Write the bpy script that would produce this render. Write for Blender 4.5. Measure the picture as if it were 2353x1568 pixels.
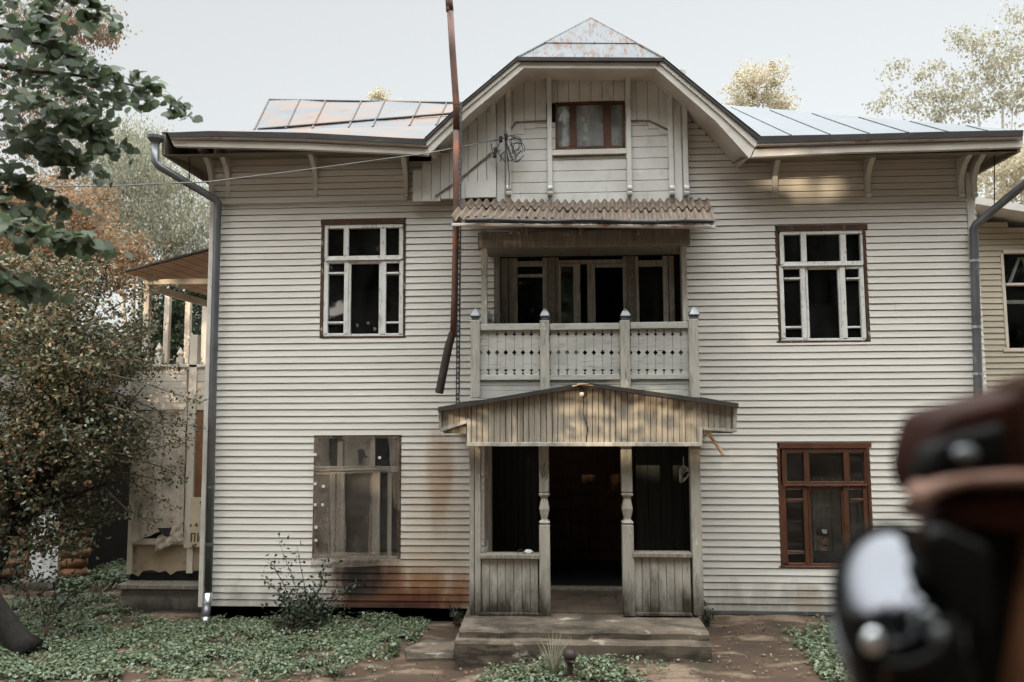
import bpy, math, random
import numpy as np
from mathutils import Vector, Matrix, Euler

for _o in list(bpy.data.objects):
    bpy.data.objects.remove(_o)
sc = bpy.context.scene
COL = sc.collection
rad = math.radians
random.seed(7)
RNG = np.random.default_rng(11)

# ------------------------------------------------------------------ camera
CAM_Z = 3.2
F = 1700.0                      # focal length in pixels of a 2353 x 1568 frame
YAW, PITCH, ROLL = rad(3.0), math.atan(146 / 1700.0), rad(-0.3)
CAMR = (Matrix.Rotation(YAW, 3, 'Z') @ Matrix.Rotation(math.pi / 2 + PITCH, 3, 'X') @ Matrix.Rotation(ROLL, 3, 'Z'))
cam_d = bpy.data.cameras.new('camera')
cam = bpy.data.objects.new('camera', cam_d)
COL.objects.link(cam)
cam.matrix_world = Matrix.Translation((0, 0, CAM_Z)) @ CAMR.to_4x4()
cam_d.sensor_width = 36.0
cam_d.lens = F / 2353 * 36
cam_d.clip_start = 0.05
cam_d.clip_end = 600
cam_d.dof.use_dof = True
cam_d.dof.focus_distance = 11.0
cam_d.dof.aperture_fstop = 2.0
sc.camera = cam

# ------------------------------------------------------------------ light
SUN_EL, SUN_AZ = rad(10.0), rad(24.0)      # low sun behind the camera, to its left
SUN_DIR = Vector((math.sin(SUN_AZ) * math.cos(SUN_EL), math.cos(SUN_AZ) * math.cos(SUN_EL), -math.sin(SUN_EL)))
sl = bpy.data.lights.new('sun', 'SUN')
sl.energy = 5.0
sl.angle = rad(0.5)
sl.color = (1.0, 0.80, 0.56)
so = bpy.data.objects.new('sun', sl)
COL.objects.link(so)
so.rotation_euler = SUN_DIR.to_track_quat('-Z', 'Y').to_euler()
so.location = (-20, -40, 20)

VEIL_TOP = 14.0
w = bpy.data.worlds.new('World')
sc.world = w
w.use_nodes = True
wn, wl_ = w.node_tree.nodes, w.node_tree.links
bg = wn['Background']
sky = wn.new('ShaderNodeTexSky')
sky.sky_type = 'NISHITA'
sky.sun_disc = False
sky.sun_elevation = SUN_EL
sky.sun_rotation = math.atan2(-SUN_DIR.x, -SUN_DIR.y)
sky.dust_density = 3.0
sky.air_density = 1.0
hsv = wn.new('ShaderNodeHueSaturation')
hsv.inputs['Saturation'].default_value = 0.35
wl_.new(sky.outputs[0], hsv.inputs['Color'])
veil = wn.new('ShaderNodeMix')
veil.data_type = 'RGBA'
veil.blend_type = 'ADD'
veil.inputs['Factor'].default_value = 1.0
veil.inputs['B'].default_value = (4.95, 5.05, 4.95, 1)      # thin bright overcast veil over the clear sky
wl_.new(hsv.outputs[0], veil.inputs['A'])
# the veil is thinnest low in the sky and brightest overhead, as cloud lit from above is
wtc = wn.new('ShaderNodeTexCoord')
wsep = wn.new('ShaderNodeSeparateXYZ')
wl_.new(wtc.outputs['Generated'], wsep.inputs[0])
wr = wn.new('ShaderNodeMapRange')
wr.interpolation_type = 'SMOOTHSTEP'
wr.inputs['From Min'].default_value = 0.50
wr.inputs['From Max'].default_value = 0.95
wr.inputs['To Min'].default_value = 1.0
wr.inputs['To Max'].default_value = VEIL_TOP
wl_.new(wsep.outputs['Z'], wr.inputs['Value'])
wmul = wn.new('ShaderNodeVectorMath')
wmul.operation = 'SCALE'
wl_.new(veil.outputs['Result'], wmul.inputs[0])
wl_.new(wr.outputs[0], wmul.inputs['Scale'])
wl_.new(wmul.outputs[0], bg.inputs['Color'])
bg.inputs['Strength'].default_value = 0.12

vs = sc.view_settings
vs.view_transform = 'Standard'
vs.look = 'None'
vs.exposure = -0.12
vs.gamma = 1.0
try:
    sc.cycles.use_denoising = True
    sc.cycles.max_bounces = 6
    sc.cycles.diffuse_bounces = 3
    sc.cycles.transparent_max_bounces = 12
except Exception:
    pass

# ------------------------------------------------------------------ geometry helpers
CPOS = Vector((0, 0, CAM_Z))

def P(u, v, Y):
    """the point of the plane y = Y seen at (u, v) of the photograph"""
    d = CAMR @ Vector(((u - 1176.5) / F, (784 - v) / F, -1.0))
    return CPOS + d * (Y / d.y)

def G(u, v, z=0.0):
    """the point of the level z seen at (u, v)"""
    d = CAMR @ Vector(((u - 1176.5) / F, (784 - v) / F, -1.0))
    return CPOS + d * ((z - CAM_Z) / d.z)

def rect(u0, v0, u1, v1, Y):
    um, vm = (u0 + u1) / 2, (v0 + v1) / 2
    return P(u0, vm, Y).x, P(um, v1, Y).z, P(u1, vm, Y).x, P(um, v0, Y).z     # x0 z0 x1 z1

WL = {}      # world translation of every object, so that children can keep world coordinates

class MB:
    def __init__(s):
        s.v, s.f = [], []
    def add(s, vs_, fs):
        n = len(s.v)
        s.v += [tuple(p) for p in vs_]
        s.f += [tuple(i + n for i in q) for q in fs]
        return s
    def quad(s, a, b, c, d):
        return s.add([a, b, c, d], [(0, 1, 2, 3)])
    def box(s, x0, y0, z0, x1, y1, z1):
        return s.add([(x0, y0, z0), (x1, y0, z0), (x1, y1, z0), (x0, y1, z0), (x0, y0, z1), (x1, y0, z1), (x1, y1, z1), (x0, y1, z1)],
                     [(0, 3, 2, 1), (4, 5, 6, 7), (0, 1, 5, 4), (1, 2, 6, 5), (2, 3, 7, 6), (3, 0, 4, 7)])
    def rbox(s, u0, v0, u1, v1, Y, d):
        x0, z0, x1, z1 = rect(u0, v0, u1, v1, Y)
        return s.box(x0, Y, z0, x1, Y + d, z1)
    def prism(s, pts, y0, y1):
        """pts: (x, z) outline, extruded along y"""
        n = len(pts)
        vs_ = [(p[0], y0, p[1]) for p in pts] + [(p[0], y1, p[1]) for p in pts]
        fs = [tuple(range(n)), tuple(range(2 * n - 1, n - 1, -1))]
        fs += [(i, i + n, (i + 1) % n + n, (i + 1) % n) for i in range(n)]
        return s.add(vs_, fs)
    def puv(s, pts, Y, d):
        return s.prism([(P(u, v, Y).x, P(u, v, Y).z) for u, v in pts], Y, Y + d)
    def prismx(s, pts, x0, x1):
        """pts: (y, z) outline, extruded along x"""
        n = len(pts)
        vs_ = [(x0, p[0], p[1]) for p in pts] + [(x1, p[0], p[1]) for p in pts]
        fs = [tuple(range(n)), tuple(range(2 * n - 1, n - 1, -1))]
        fs += [(i, i + n, (i + 1) % n + n, (i + 1) % n) for i in range(n)]
        return s.add(vs_, fs)
    def tube(s, pts, r, n=10, cap=True):
        pts = [Vector(p) for p in pts]
        rs = r if isinstance(r, (list, tuple)) else [r] * len(pts)
        base = len(s.v)
        prev = None
        for i, p in enumerate(pts):
            a = pts[max(i - 1, 0)]
            b = pts[min(i + 1, len(pts) - 1)]
            t = (b - a).normalized()
            if prev is None:
                ref = Vector((0, 0, 1)) if abs(t.z) < 0.9 else Vector((1, 0, 0))
                side = t.cross(ref).normalized()
            else:
                side = (prev - t * prev.dot(t)).normalized()
            prev = side
            up = side.cross(t)
            for k in range(n):
                an = 2 * math.pi * k / n
                q = p + (side * math.cos(an) + up * math.sin(an)) * rs[i]
                s.v.append(tuple(q))
        for i in range(len(pts) - 1):
            for k in range(n):
                a = base + i * n + k
                b = base + i * n + (k + 1) % n
                s.f.append((a, b, b + n, a + n))
        if cap:
            s.f.append(tuple(base + k for k in reversed(range(n))))
            e = base + (len(pts) - 1) * n
            s.f.append(tuple(e + k for k in range(n)))
        return s
    def lathe(s, prof, c, n=16):
        """prof: (radius, z) from bottom to top around the vertical axis through c"""
        base = len(s.v)
        for r_, z in prof:
            for k in range(n):
                an = 2 * math.pi * (k + 0.5) / n
                s.v.append((c[0] + r_ * math.cos(an), c[1] + r_ * math.sin(an), c[2] + z))
        for i in range(len(prof) - 1):
            for k in range(n):
                a = base + i * n + k
                b = base + i * n + (k + 1) % n
                s.f.append((a, b, b + n, a + n))
        s.f.append(tuple(base + k for k in reversed(range(n))))
        e = base + (len(prof) - 1) * n
        s.f.append(tuple(e + k for k in range(n)))
        return s
    def ball(s, c, r_, n=12, m=8):
        rx, ry, rz = r_ if isinstance(r_, (tuple, list)) else (r_, r_, r_)
        base = len(s.v)
        for i in range(1, m):
            th = math.pi * i / m
            for k in range(n):
                an = 2 * math.pi * k / n
                s.v.append((c[0] + rx * math.sin(th) * math.cos(an), c[1] + ry * math.sin(th) * math.sin(an), c[2] - rz * math.cos(th)))
        s.v.append((c[0], c[1], c[2] - rz)); lo = len(s.v) - 1
        s.v.append((c[0], c[1], c[2] + rz)); hi = len(s.v) - 1
        for i in range(m - 2):
            for k in range(n):
                a = base + i * n + k
                b = base + i * n + (k + 1) % n
                s.f.append((a, b, b + n, a + n))
        for k in range(n):
            s.f.append((lo, base + (k + 1) % n, base + k))
            t = base + (m - 2) * n
            s.f.append((hi, t + k, t + (k + 1) % n))
        return s
    def build(s, name, mat, parent=None, smooth=False, bevel=0.0, loc=None):
        me = bpy.data.meshes.new(name)
        me.from_pydata(s.v, [], s.f)
        me.update()
        return link(name, me, mat, parent, smooth, bevel, loc)

def link(name, me, mat, parent=None, smooth=False, bevel=0.0, loc=None):
    if mat and not me.materials:
        me.materials.append(mat)
    if smooth:
        for p_ in me.polygons:
            p_.use_smooth = True
    o = bpy.data.objects.new(name, me)
    COL.objects.link(o)
    wt = Vector(loc) if loc is not None else Vector((0, 0, 0))
    if parent is not None:
        o.parent = parent
        o.location = wt - WL[parent.as_pointer()]
    else:
        o.location = wt
    WL[o.as_pointer()] = wt
    if bevel:
        b = o.modifiers.new('bevel', 'BEVEL')
        b.width = bevel
        b.segments = 1
        b.limit_method = 'ANGLE'
        b.harden_normals = False
    return o

def tag(o, label=None, cat=None, group=None, kind=None):
    if label: o['label'] = label
    if cat: o['category'] = cat
    if group: o['group'] = group
    if kind: o['kind'] = kind
    return o

def thing(name, label, cat, loc=(0, 0, 0), group=None):
    o = bpy.data.objects.new(name, None)
    o.empty_display_size = 0.2
    COL.objects.link(o)
    o.location = loc
    WL[o.as_pointer()] = Vector(loc)
    return tag(o, label, cat, group)

# ------------------------------------------------------------------ material helpers
def nt_of(name):
    m = bpy.data.materials.new(name)
    m.use_nodes = True
    nt = m.node_tree
    return m, nt, nt.nodes, nt.links, nt.nodes['Principled BSDF']

def c4(c):
    return (c[0], c[1], c[2], 1.0)

def noise_mask(nt, coord, scale, stretch, lo, hi, detail=6.0, seed=0.0):
    n, l = nt.nodes, nt.links
    mp = n.new('ShaderNodeMapping')
    mp.inputs['Scale'].default_value = stretch
    mp.inputs['Location'].default_value = (seed, seed * 1.7, seed * 0.6)
    l.new(coord, mp.inputs['Vector'])
    no = n.new('ShaderNodeTexNoise')
    no.inputs['Scale'].default_value = scale
    no.inputs['Detail'].default_value = detail
    no.inputs['Roughness'].default_value = 0.62
    l.new(mp.outputs[0], no.inputs['Vector'])
    mr = n.new('ShaderNodeMapRange')
    mr.inputs['From Min'].default_value = lo
    mr.inputs['From Max'].default_value = hi
    l.new(no.outputs['Fac'], mr.inputs['Value'])
    return mr.outputs[0], no.outputs['Fac']

def mix_col(nt, fac, a, b):
    mx = nt.nodes.new('ShaderNodeMix')
    mx.data_type = 'RGBA'
    if hasattr(fac, 'links'):
        nt.links.new(fac, mx.inputs['Factor'])
    else:
        mx.inputs['Factor'].default_value = fac
    for k, s in (('A', a), ('B', b)):
        if hasattr(s, 'links'):
            nt.links.new(s, mx.inputs[k])
        else:
            mx.inputs[k].default_value = c4(s)
    return mx.outputs['Result']

def math_n(nt, op, a, b=None, clamp=False):
    m = nt.nodes.new('ShaderNodeMath')
    m.operation = op
    m.use_clamp = clamp
    for i, s in enumerate((a, b)):
        if s is None:
            continue
        if hasattr(s, 'links'):
            nt.links.new(s, m.inputs[i])
        else:
            m.inputs[i].default_value = s
    return m.outputs[0]

def M(name, c1, c2=None, scale=3.0, stretch=(1, 1, 1), rough=0.75, layers=(), bump=0.0, bscale=None, metallic=0.0, spec=0.3, zdirt=None, stains=()):
    """c1/c2 blended by noise; layers: (colour, scale, stretch, lo, hi, strength); zdirt: (colour, z0, z1, strength); stains: (colour, x, z, rx, rz, strength)"""
    m, nt, n, l, bs = nt_of(name)
    tc = n.new('ShaderNodeTexCoord')
    geo = n.new('ShaderNodeNewGeometry')
    co = tc.outputs['Object']
    col = c1
    if c2 is not None:
        f, _ = noise_mask(nt, co, scale, stretch, 0.36, 0.64)
        col = mix_col(nt, f, c1, c2)
    for i, (lc, ls, lst, lo, hi, st) in enumerate(layers):
        f, _ = noise_mask(nt, co, ls, lst, lo, hi, seed=3.1 * (i + 1))
        f = math_n(nt, 'MULTIPLY', f, st)
        col = mix_col(nt, f, col, lc)
    if zdirt or stains:
        sp = n.new('ShaderNodeSeparateXYZ')
        l.new(geo.outputs['Position'], sp.inputs[0])
        _, raw = noise_mask(nt, co, 5.0, (1, 1, 0.35), 0, 1, seed=9.0)
        if zdirt:
            dc, z0, z1, st = zdirt
            zz = math_n(nt, 'ADD', sp.outputs['Z'], math_n(nt, 'MULTIPLY', math_n(nt, 'SUBTRACT', raw, 0.5), (z1 - z0) * 2.2))
            mr = n.new('ShaderNodeMapRange')
            mr.inputs['From Min'].default_value = z0
            mr.inputs['From Max'].default_value = z1
            mr.inputs['To Min'].default_value = st
            mr.inputs['To Max'].default_value = 0.0
            l.new(zz, mr.inputs['Value'])
            col = mix_col(nt, mr.outputs[0], col, dc)
        for (sc_, cx, cz, rx, rz, st) in stains:
            dx = math_n(nt, 'DIVIDE', math_n(nt, 'SUBTRACT', sp.outputs['X'], cx), rx)
            dz = math_n(nt, 'DIVIDE', math_n(nt, 'SUBTRACT', sp.outputs['Z'], cz), rz)
            d2 = math_n(nt, 'ADD', math_n(nt, 'POWER', math_n(nt, 'ABSOLUTE', dx), 2.1), math_n(nt, 'POWER', math_n(nt, 'ABSOLUTE', dz), 2.1))
            d2 = math_n(nt, 'ADD', d2, math_n(nt, 'MULTIPLY', math_n(nt, 'SUBTRACT', raw, 0.5), 1.3))
            mr = n.new('ShaderNodeMapRange')
            mr.interpolation_type = 'SMOOTHSTEP'
            mr.inputs['From Min'].default_value = 1.0
            mr.inputs['From Max'].default_value = 0.02
            mr.inputs['To Min'].default_value = 0.0
            mr.inputs['To Max'].default_value = st
            l.new(d2, mr.inputs['Value'])
            col = mix_col(nt, mr.outputs[0], col, sc_)
    if hasattr(col, 'links'):
        l.new(col, bs.inputs['Base Color'])
    else:
        bs.inputs['Base Color'].default_value = c4(col)
    bs.inputs['Roughness'].default_value = rough
    bs.inputs['Metallic'].default_value = metallic
    bs.inputs['Specular IOR Level'].default_value = spec
    if bump:
        _, raw = noise_mask(nt, co, bscale or scale * 4, stretch, 0, 1, seed=5.0)
        b = n.new('ShaderNodeBump')
        b.inputs['Strength'].default_value = bump
        b.inputs['Distance'].default_value = 0.01
        l.new(raw, b.inputs['Height'])
        l.new(b.outputs[0], bs.inputs['Normal'])
    return m

def leaf_mat(name, cols, trans=0.35, rough=0.55):
    """every leaf gets one of a range of colours"""
    m, nt, n, l, bs = nt_of(name)
    geo = n.new('ShaderNodeNewGeometry')
    rp = n.new('ShaderNodeValToRGB')
    el = rp.color_ramp.elements
    el[0].color = c4(cols[0]); el[0].position = 0.0
    el[1].color = c4(cols[-1]); el[1].position = 1.0
    for i, c in enumerate(cols[1:-1]):
        e = el.new((i + 1) / (len(cols) - 1))
        e.color = c4(c)
    l.new(geo.outputs['Random Per Island'], rp.inputs[0])
    l.new(rp.outputs[0], bs.inputs['Base Color'])
    bs.inputs['Roughness'].default_value = rough
    bs.inputs['Specular IOR Level'].default_value = 0.35
    tr = n.new('ShaderNodeBsdfTranslucent')
    l.new(rp.outputs[0], tr.inputs['Color'])
    mx = n.new('ShaderNodeMixShader')
    mx.inputs[0].default_value = trans
    l.new(bs.outputs[0], mx.inputs[1])
    l.new(tr.outputs[0], mx.inputs[2])
    l.new(mx.outputs[0], n['Material Output'].inputs['Surface'])
    return m

def glass_mat(name, refl=0.12, tint=(0.88, 0.91, 0.89), dirt=0.12, dirtcol=(0.3, 0.3, 0.27), rough=0.03):
    m, nt, n, l, bs = nt_of(name)
    n.remove(bs)
    tr = n.new('ShaderNodeBsdfTransparent')
    tr.inputs[0].default_value = c4(tint)
    gl = n.new('ShaderNodeBsdfGlossy')
    gl.inputs['Roughness'].default_value = rough
    di = n.new('ShaderNodeBsdfDiffuse')
    di.inputs[0].default_value = c4(dirtcol)
    lw = n.new('ShaderNodeLayerWeight')
    lw.inputs[0].default_value = 0.25
    m1 = n.new('ShaderNodeMixShader')
    l.new(math_n(nt, 'ADD', math_n(nt, 'MULTIPLY', lw.outputs['Fresnel'], 0.62), refl * 0.4, True), m1.inputs[0])
    l.new(tr.outputs[0], m1.inputs[1])
    l.new(gl.outputs[0], m1.inputs[2])
    m2 = n.new('ShaderNodeMixShader')
    tc = n.new('ShaderNodeTexCoord')
    f, _ = noise_mask(nt, tc.outputs['Object'], 2.5, (1, 1, 0.5), 0.35, 0.75)
    l.new(math_n(nt, 'MULTIPLY', f, dirt), m2.inputs[0])
    l.new(m1.outputs[0], m2.inputs[1])
    l.new(di.outputs[0], m2.inputs[2])
    l.new(m2.outputs[0], n['Material Output'].inputs['Surface'])
    return m

# ------------------------------------------------------------------ depths of the main planes (metres from the camera along +y)
Y0 = 11.2      # front wall
YF = 10.55     # eaves and gable boards
YP = 9.9       # porch and balcony posts
YG = 9.62      # porch gable
FLOOR = 0.455

def wx(u, v, Y=Y0): return P(u, v, Y).x
def wz(u, v, Y=Y0): return P(u, v, Y).z

# ------------------------------------------------------------------ materials
RUST = (0.16, 0.055, 0.018)
_s = lambda u, v: (wx(u, v), wz(u, v))
m_siding = M('cream_siding', (0.595, 0.57, 0.515), (0.535, 0.51, 0.455), scale=0.9, stretch=(0.6, 1, 2.5), rough=0.5, spec=0.35,
             layers=[((0.36, 0.31, 0.25), 2.2, (0.35, 1, 3.0), 0.60, 0.80, 0.35), ((0.30, 0.25, 0.19), 14, (0.5, 1, 1), 0.66, 0.78, 0.25)],
             zdirt=((0.09, 0.08, 0.055), 0.20, 0.62, 0.6),
             stains=[((0.38, 0.29, 0.19), *_s(1000, 1230), 0.8, 1.6, 0.45), ((0.27, 0.155, 0.075), *_s(1010, 1100), 0.26, 1.05, 0.62), ((0.33, 0.23, 0.14), *_s(960, 1320), 1.0, 0.5, 0.45),
                     ((0.20, 0.085, 0.03), *_s(950, 1362), 1.25, 0.42, 0.9), ((0.075, 0.020, 0.009), *_s(890, 1384), 1.4, 0.28, 1.0), ((0.02, 0.010, 0.007), *_s(880, 1402), 1.15, 0.13, 1.0),
                     ((0.12, 0.055, 0.026), *_s(835, 1325), 0.75, 0.50, 1.0), ((0.012, 0.009, 0.007), *_s(826, 1328), 0.50, 0.46, 1.0),
                     ((0.25, 0.20, 0.13), *_s(1860, 1375), 0.32, 0.26, 0.6)])
m_plain_board = M('old_painted_board', (0.60, 0.595, 0.555), (0.50, 0.49, 0.45), scale=2.0, stretch=(1, 1, 1), rough=0.65,
                  layers=[((0.27, 0.24, 0.19), 7, (1, 1, 0.4), 0.58, 0.78, 0.55), ((0.22, 0.2, 0.16), 40, (1, 1, 1), 0.66, 0.74, 0.5)])
m_trim = M('cream_trim', (0.62, 0.595, 0.54), (0.52, 0.49, 0.44), scale=1.5, stretch=(1.2, 1, 3), rough=0.6,
           layers=[((0.24, 0.19, 0.14), 9, (0.4, 1, 2), 0.60, 0.76, 0.5)])
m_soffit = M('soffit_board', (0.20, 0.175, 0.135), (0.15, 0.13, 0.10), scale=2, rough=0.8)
_peel = [((0.24, 0.225, 0.19), 6, (3.0, 3.0, 0.5), 0.50, 0.60, 0.75), ((0.10, 0.085, 0.065), 9, (4.0, 4.0, 0.35), 0.60, 0.68, 0.8),
         ((0.60, 0.59, 0.55), 11, (2.5, 2.5, 0.5), 0.62, 0.68, 0.7), ((0.06, 0.05, 0.035), 60, (1, 1, 0.6), 0.70, 0.75, 0.7)]
m_paint = M('peeling_white_paint', (0.40, 0.38, 0.33), (0.30, 0.285, 0.24), scale=3, stretch=(2, 2, 0.5), rough=0.75, layers=_peel, bump=0.35, bscale=22)
m_paint_dirty = M('peeling_white_paint_mossy_at_the_foot', (0.38, 0.355, 0.30), (0.28, 0.26, 0.215), scale=3, stretch=(2, 2, 0.5), rough=0.75, layers=_peel,
                  bump=0.35, bscale=22, zdirt=((0.030, 0.023, 0.014), 0.46, 1.05, 1.0))
m_paint_rail = M('grey_white_rail_paint', (0.42, 0.42, 0.38), (0.33, 0.33, 0.295), scale=3, stretch=(0.7, 2, 2), rough=0.75,
                 layers=[((0.25, 0.23, 0.19), 8, (0.6, 3, 4.0), 0.54, 0.66, 0.7), ((0.09, 0.075, 0.06), 10, (0.5, 4, 4.0), 0.63, 0.70, 0.7)], bump=0.3, bscale=22)
m_gable_plank = M('porch_gable_plank', (0.36, 0.315, 0.25), (0.215, 0.19, 0.15), scale=4, stretch=(5, 1, 0.25), rough=0.8,
                  layers=[((0.10, 0.08, 0.056), 7, (5, 1, 0.3), 0.55, 0.70, 0.75), ((0.05, 0.04, 0.03), 40, (1, 1, 0.7), 0.70, 0.75, 0.8)], bump=0.3, bscale=20)
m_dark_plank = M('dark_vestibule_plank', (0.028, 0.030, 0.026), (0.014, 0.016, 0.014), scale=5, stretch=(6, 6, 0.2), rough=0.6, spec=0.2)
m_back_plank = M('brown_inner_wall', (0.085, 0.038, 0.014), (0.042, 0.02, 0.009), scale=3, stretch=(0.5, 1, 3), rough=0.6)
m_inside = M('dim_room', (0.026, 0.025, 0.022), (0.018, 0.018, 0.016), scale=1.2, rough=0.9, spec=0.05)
m_grey_wood = M('weathered_grey_wood', (0.23, 0.205, 0.165), (0.14, 0.12, 0.095), scale=4, stretch=(5, 5, 0.3), rough=0.8, layers=[((0.36, 0.34, 0.29), 6, (3, 3, 0.4), 0.56, 0.66, 0.6)])
m_floor_tile = M('brown_tile', (0.095, 0.072, 0.052), (0.06, 0.045, 0.034), scale=6, rough=0.45)
m_brown = M('peeled_brown_wood', (0.085, 0.045, 0.025), (0.045, 0.027, 0.017), scale=8, stretch=(1, 1, 0.4), rough=0.7, layers=[((0.36, 0.33, 0.28), 9, (1, 1, 0.5), 0.60, 0.66, 0.8)])
m_white_frame = M('flaking_white_frame', (0.66, 0.66, 0.63), (0.55, 0.55, 0.52), scale=4, rough=0.55, layers=[((0.30, 0.27, 0.22), 14, (2.0, 2, 0.6), 0.58, 0.64, 0.8), ((0.14, 0.10, 0.07), 20, (2, 2, 0.5), 0.65, 0.69, 0.9)])
m_inner_white = M('inner_white_frame', (0.42, 0.42, 0.40), (0.33, 0.33, 0.31), scale=4, rough=0.5)
m_red_frame = M('red_brown_frame', (0.105, 0.042, 0.022), (0.06, 0.025, 0.014), scale=5, stretch=(1, 1, 0.4), rough=0.5, layers=[((0.07, 0.03, 0.016), 8, (1, 1, 0.5), 0.58, 0.68, 0.7)])
m_glass = glass_mat('old_window_glass', refl=0.08, dirt=0.045)
m_glass_dirty = glass_mat('dusty_window_glass', refl=0.12, dirt=0.16, dirtcol=(0.28, 0.3, 0.28))
m_glass_mirror = glass_mat('reflecting_door_glass', refl=0.45, dirt=0.12)
m_glass_cloudy = glass_mat('cloudy_gable_glass', refl=0.25, dirt=0.85, dirtcol=(0.5, 0.51, 0.5))
m_curtain = M('grey_curtain', (0.50, 0.50, 0.47), (0.34, 0.34, 0.32), scale=1.3, stretch=(2.5, 1, 0.5), rough=0.9)
m_curtain_pale = M('pale_blind', (0.56, 0.57, 0.56), (0.48, 0.49, 0.48), scale=1.0, rough=0.9)
m_roof = M('galvanised_roof_sheet', (0.072, 0.080, 0.087), (0.054, 0.061, 0.068), scale=1.2, stretch=(1, 1, 1), rough=0.6, metallic=0.0, spec=0.25,
           layers=[((0.115, 0.066, 0.038), 1.5, (0.8, 0.8, 2.0), 0.45, 0.57, 0.85), ((0.085, 0.036, 0.016), 3.6, (0.6, 0.6, 3.0), 0.59, 0.68, 0.85), ((0.06, 0.065, 0.07), 9, (1, 1, 1), 0.60, 0.75, 0.4)])
m_roof_hip = M('rust_streaked_roof_sheet', (0.115, 0.124, 0.132), (0.09, 0.099, 0.106), scale=1.4, rough=0.6, metallic=0.0, spec=0.25,
               layers=[((0.085, 0.040, 0.018), 3.2, (3.2, 1.0, 0.7), 0.52, 0.62, 0.95), ((0.05, 0.018, 0.008), 6, (3.5, 1, 0.6), 0.56, 0.64, 0.95)])
m_roof_plain = M('pale_roof_sheet', (0.094, 0.105, 0.113), (0.079, 0.089, 0.096), scale=1.2, rough=0.6, metallic=0.0, spec=0.25,
                 layers=[((0.16, 0.12, 0.085), 2.0, (0.5, 0.8, 2.0), 0.62, 0.70, 0.6)])
m_metal_edge = M('dark_sheet_edge', (0.055, 0.052, 0.05), (0.035, 0.033, 0.031), scale=3, stretch=(0.6, 1, 2), rough=0.5, metallic=0.3, layers=[((0.16, 0.13, 0.11), 5, (0.5, 1, 3), 0.60, 0.72, 0.5)])
m_lip = M('rusty_white_drip_lip', (0.58, 0.54, 0.50), (0.45, 0.38, 0.33), scale=4, stretch=(0.6, 1, 1), rough=0.5, layers=[((0.30, 0.11, 0.04), 5, (0.7, 1, 1), 0.58, 0.66, 0.85)])
m_dark_board = M('dark_cornice_board', (0.13, 0.115, 0.092), (0.09, 0.078, 0.062), scale=2, stretch=(0.5, 1, 2), rough=0.7)  # dark board between the drip lip and the fascia
m_galv = M('galvanised_pipe', (0.17, 0.178, 0.185), (0.11, 0.115, 0.12), scale=4, stretch=(1, 1, 0.3), rough=0.42, metallic=0.6, spec=0.5, layers=[((0.5, 0.5, 0.5), 7, (1, 1, 0.4), 0.6, 0.72, 0.5)])
m_shiny = M('shiny_new_elbow', (0.62, 0.63, 0.64), (0.5, 0.51, 0.52), scale=4, rough=0.28, metallic=0.9)
m_rust_pipe = M('rusty_iron_pipe', (0.15, 0.070, 0.048), (0.09, 0.046, 0.034), scale=3, stretch=(1, 1, 0.4), rough=0.62, metallic=0.15, spec=0.4,
                layers=[((0.28, 0.085, 0.03), 2.4, (1, 1, 0.6), 0.55, 0.66, 0.85), ((0.03, 0.022, 0.02), 6, (1, 1, 0.5), 0.58, 0.7, 0.6)])
m_iron_dark = M('blackened_iron', (0.045, 0.03, 0.025), (0.028, 0.02, 0.018), scale=4, rough=0.6, metallic=0.2, layers=[((0.15, 0.05, 0.025), 5, (1, 1, 1), 0.58, 0.68, 0.7)])
m_asbestos = M('mossy_corrugated_sheet', (0.13, 0.10, 0.072), (0.075, 0.056, 0.041), scale=2.5, rough=0.9, bump=0.4, bscale=40,
               layers=[((0.10, 0.08, 0.06), 5, (1, 1, 1), 0.54, 0.68, 0.75), ((0.24, 0.20, 0.155), 9, (1, 1, 1), 0.62, 0.70, 0.7), ((0.20, 0.11, 0.055), 4, (1, 1, 1), 0.6, 0.68, 0.6)])
m_felt = M('black_roofing_felt', (0.030, 0.027, 0.025), (0.05, 0.042, 0.036), scale=5, rough=0.85)
m_concrete = M('stained_concrete', (0.135, 0.107, 0.078), (0.075, 0.058, 0.042), scale=2.2, rough=0.9, bump=0.5, bscale=30,
               layers=[((0.030, 0.025, 0.018), 2.6, (.6, 1, 2.5), 0.47, 0.60, 0.92), ((0.34, 0.30, 0.24), 5, (.5, 1, 1), 0.60, 0.67, 0.75), ((0.10, 0.085, 0.055), 16, (1, 1, 1), 0.58, 0.68, 0.6)])
m_plaster = M('grey_base_plaster', (0.20, 0.185, 0.16), (0.13, 0.12, 0.105), scale=2.4, rough=0.9, bump=0.5, bscale=26,
              layers=[((0.30, 0.275, 0.235), 3.5, (1, 1, 1), 0.54, 0.66, 0.7), ((0.05, 0.043, 0.035), 2.8, (1, 1, 1.5), 0.56, 0.66, 0.8)], zdirt=((0.035, 0.03, 0.02), 0.0, 0.20, 0.9))
m_foundation = M('dark_foundation', (0.11, 0.10, 0.088), (0.06, 0.054, 0.046), scale=3, rough=0.95, bump=0.5, bscale=20)
m_black = M('black_cable', (0.025, 0.025, 0.025), rough=0.6)
m_cable = M('grey_cable', (0.20, 0.195, 0.18), (0.10, 0.10, 0.09), scale=1.0, rough=0.6)
m_porcelain = M('bulb_glass', (0.68, 0.62, 0.5), rough=0.2, spec=0.6)
m_split = M('split_fresh_wood', (0.55, 0.38, 0.22), (0.4, 0.26, 0.14), scale=6, rough=0.7)
m_sign = M('rusty_enamel_sign', (0.60, 0.52, 0.38), (0.50, 0.42, 0.29), scale=3, rough=0.45, layers=[((0.055, 0.03, 0.02), 7, (1, 1, 0.8), 0.61, 0.64, 1.0), ((0.3, 0.14, 0.06), 8, (1, 1, 0.8), 0.58, 0.66, 0.6)])
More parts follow.
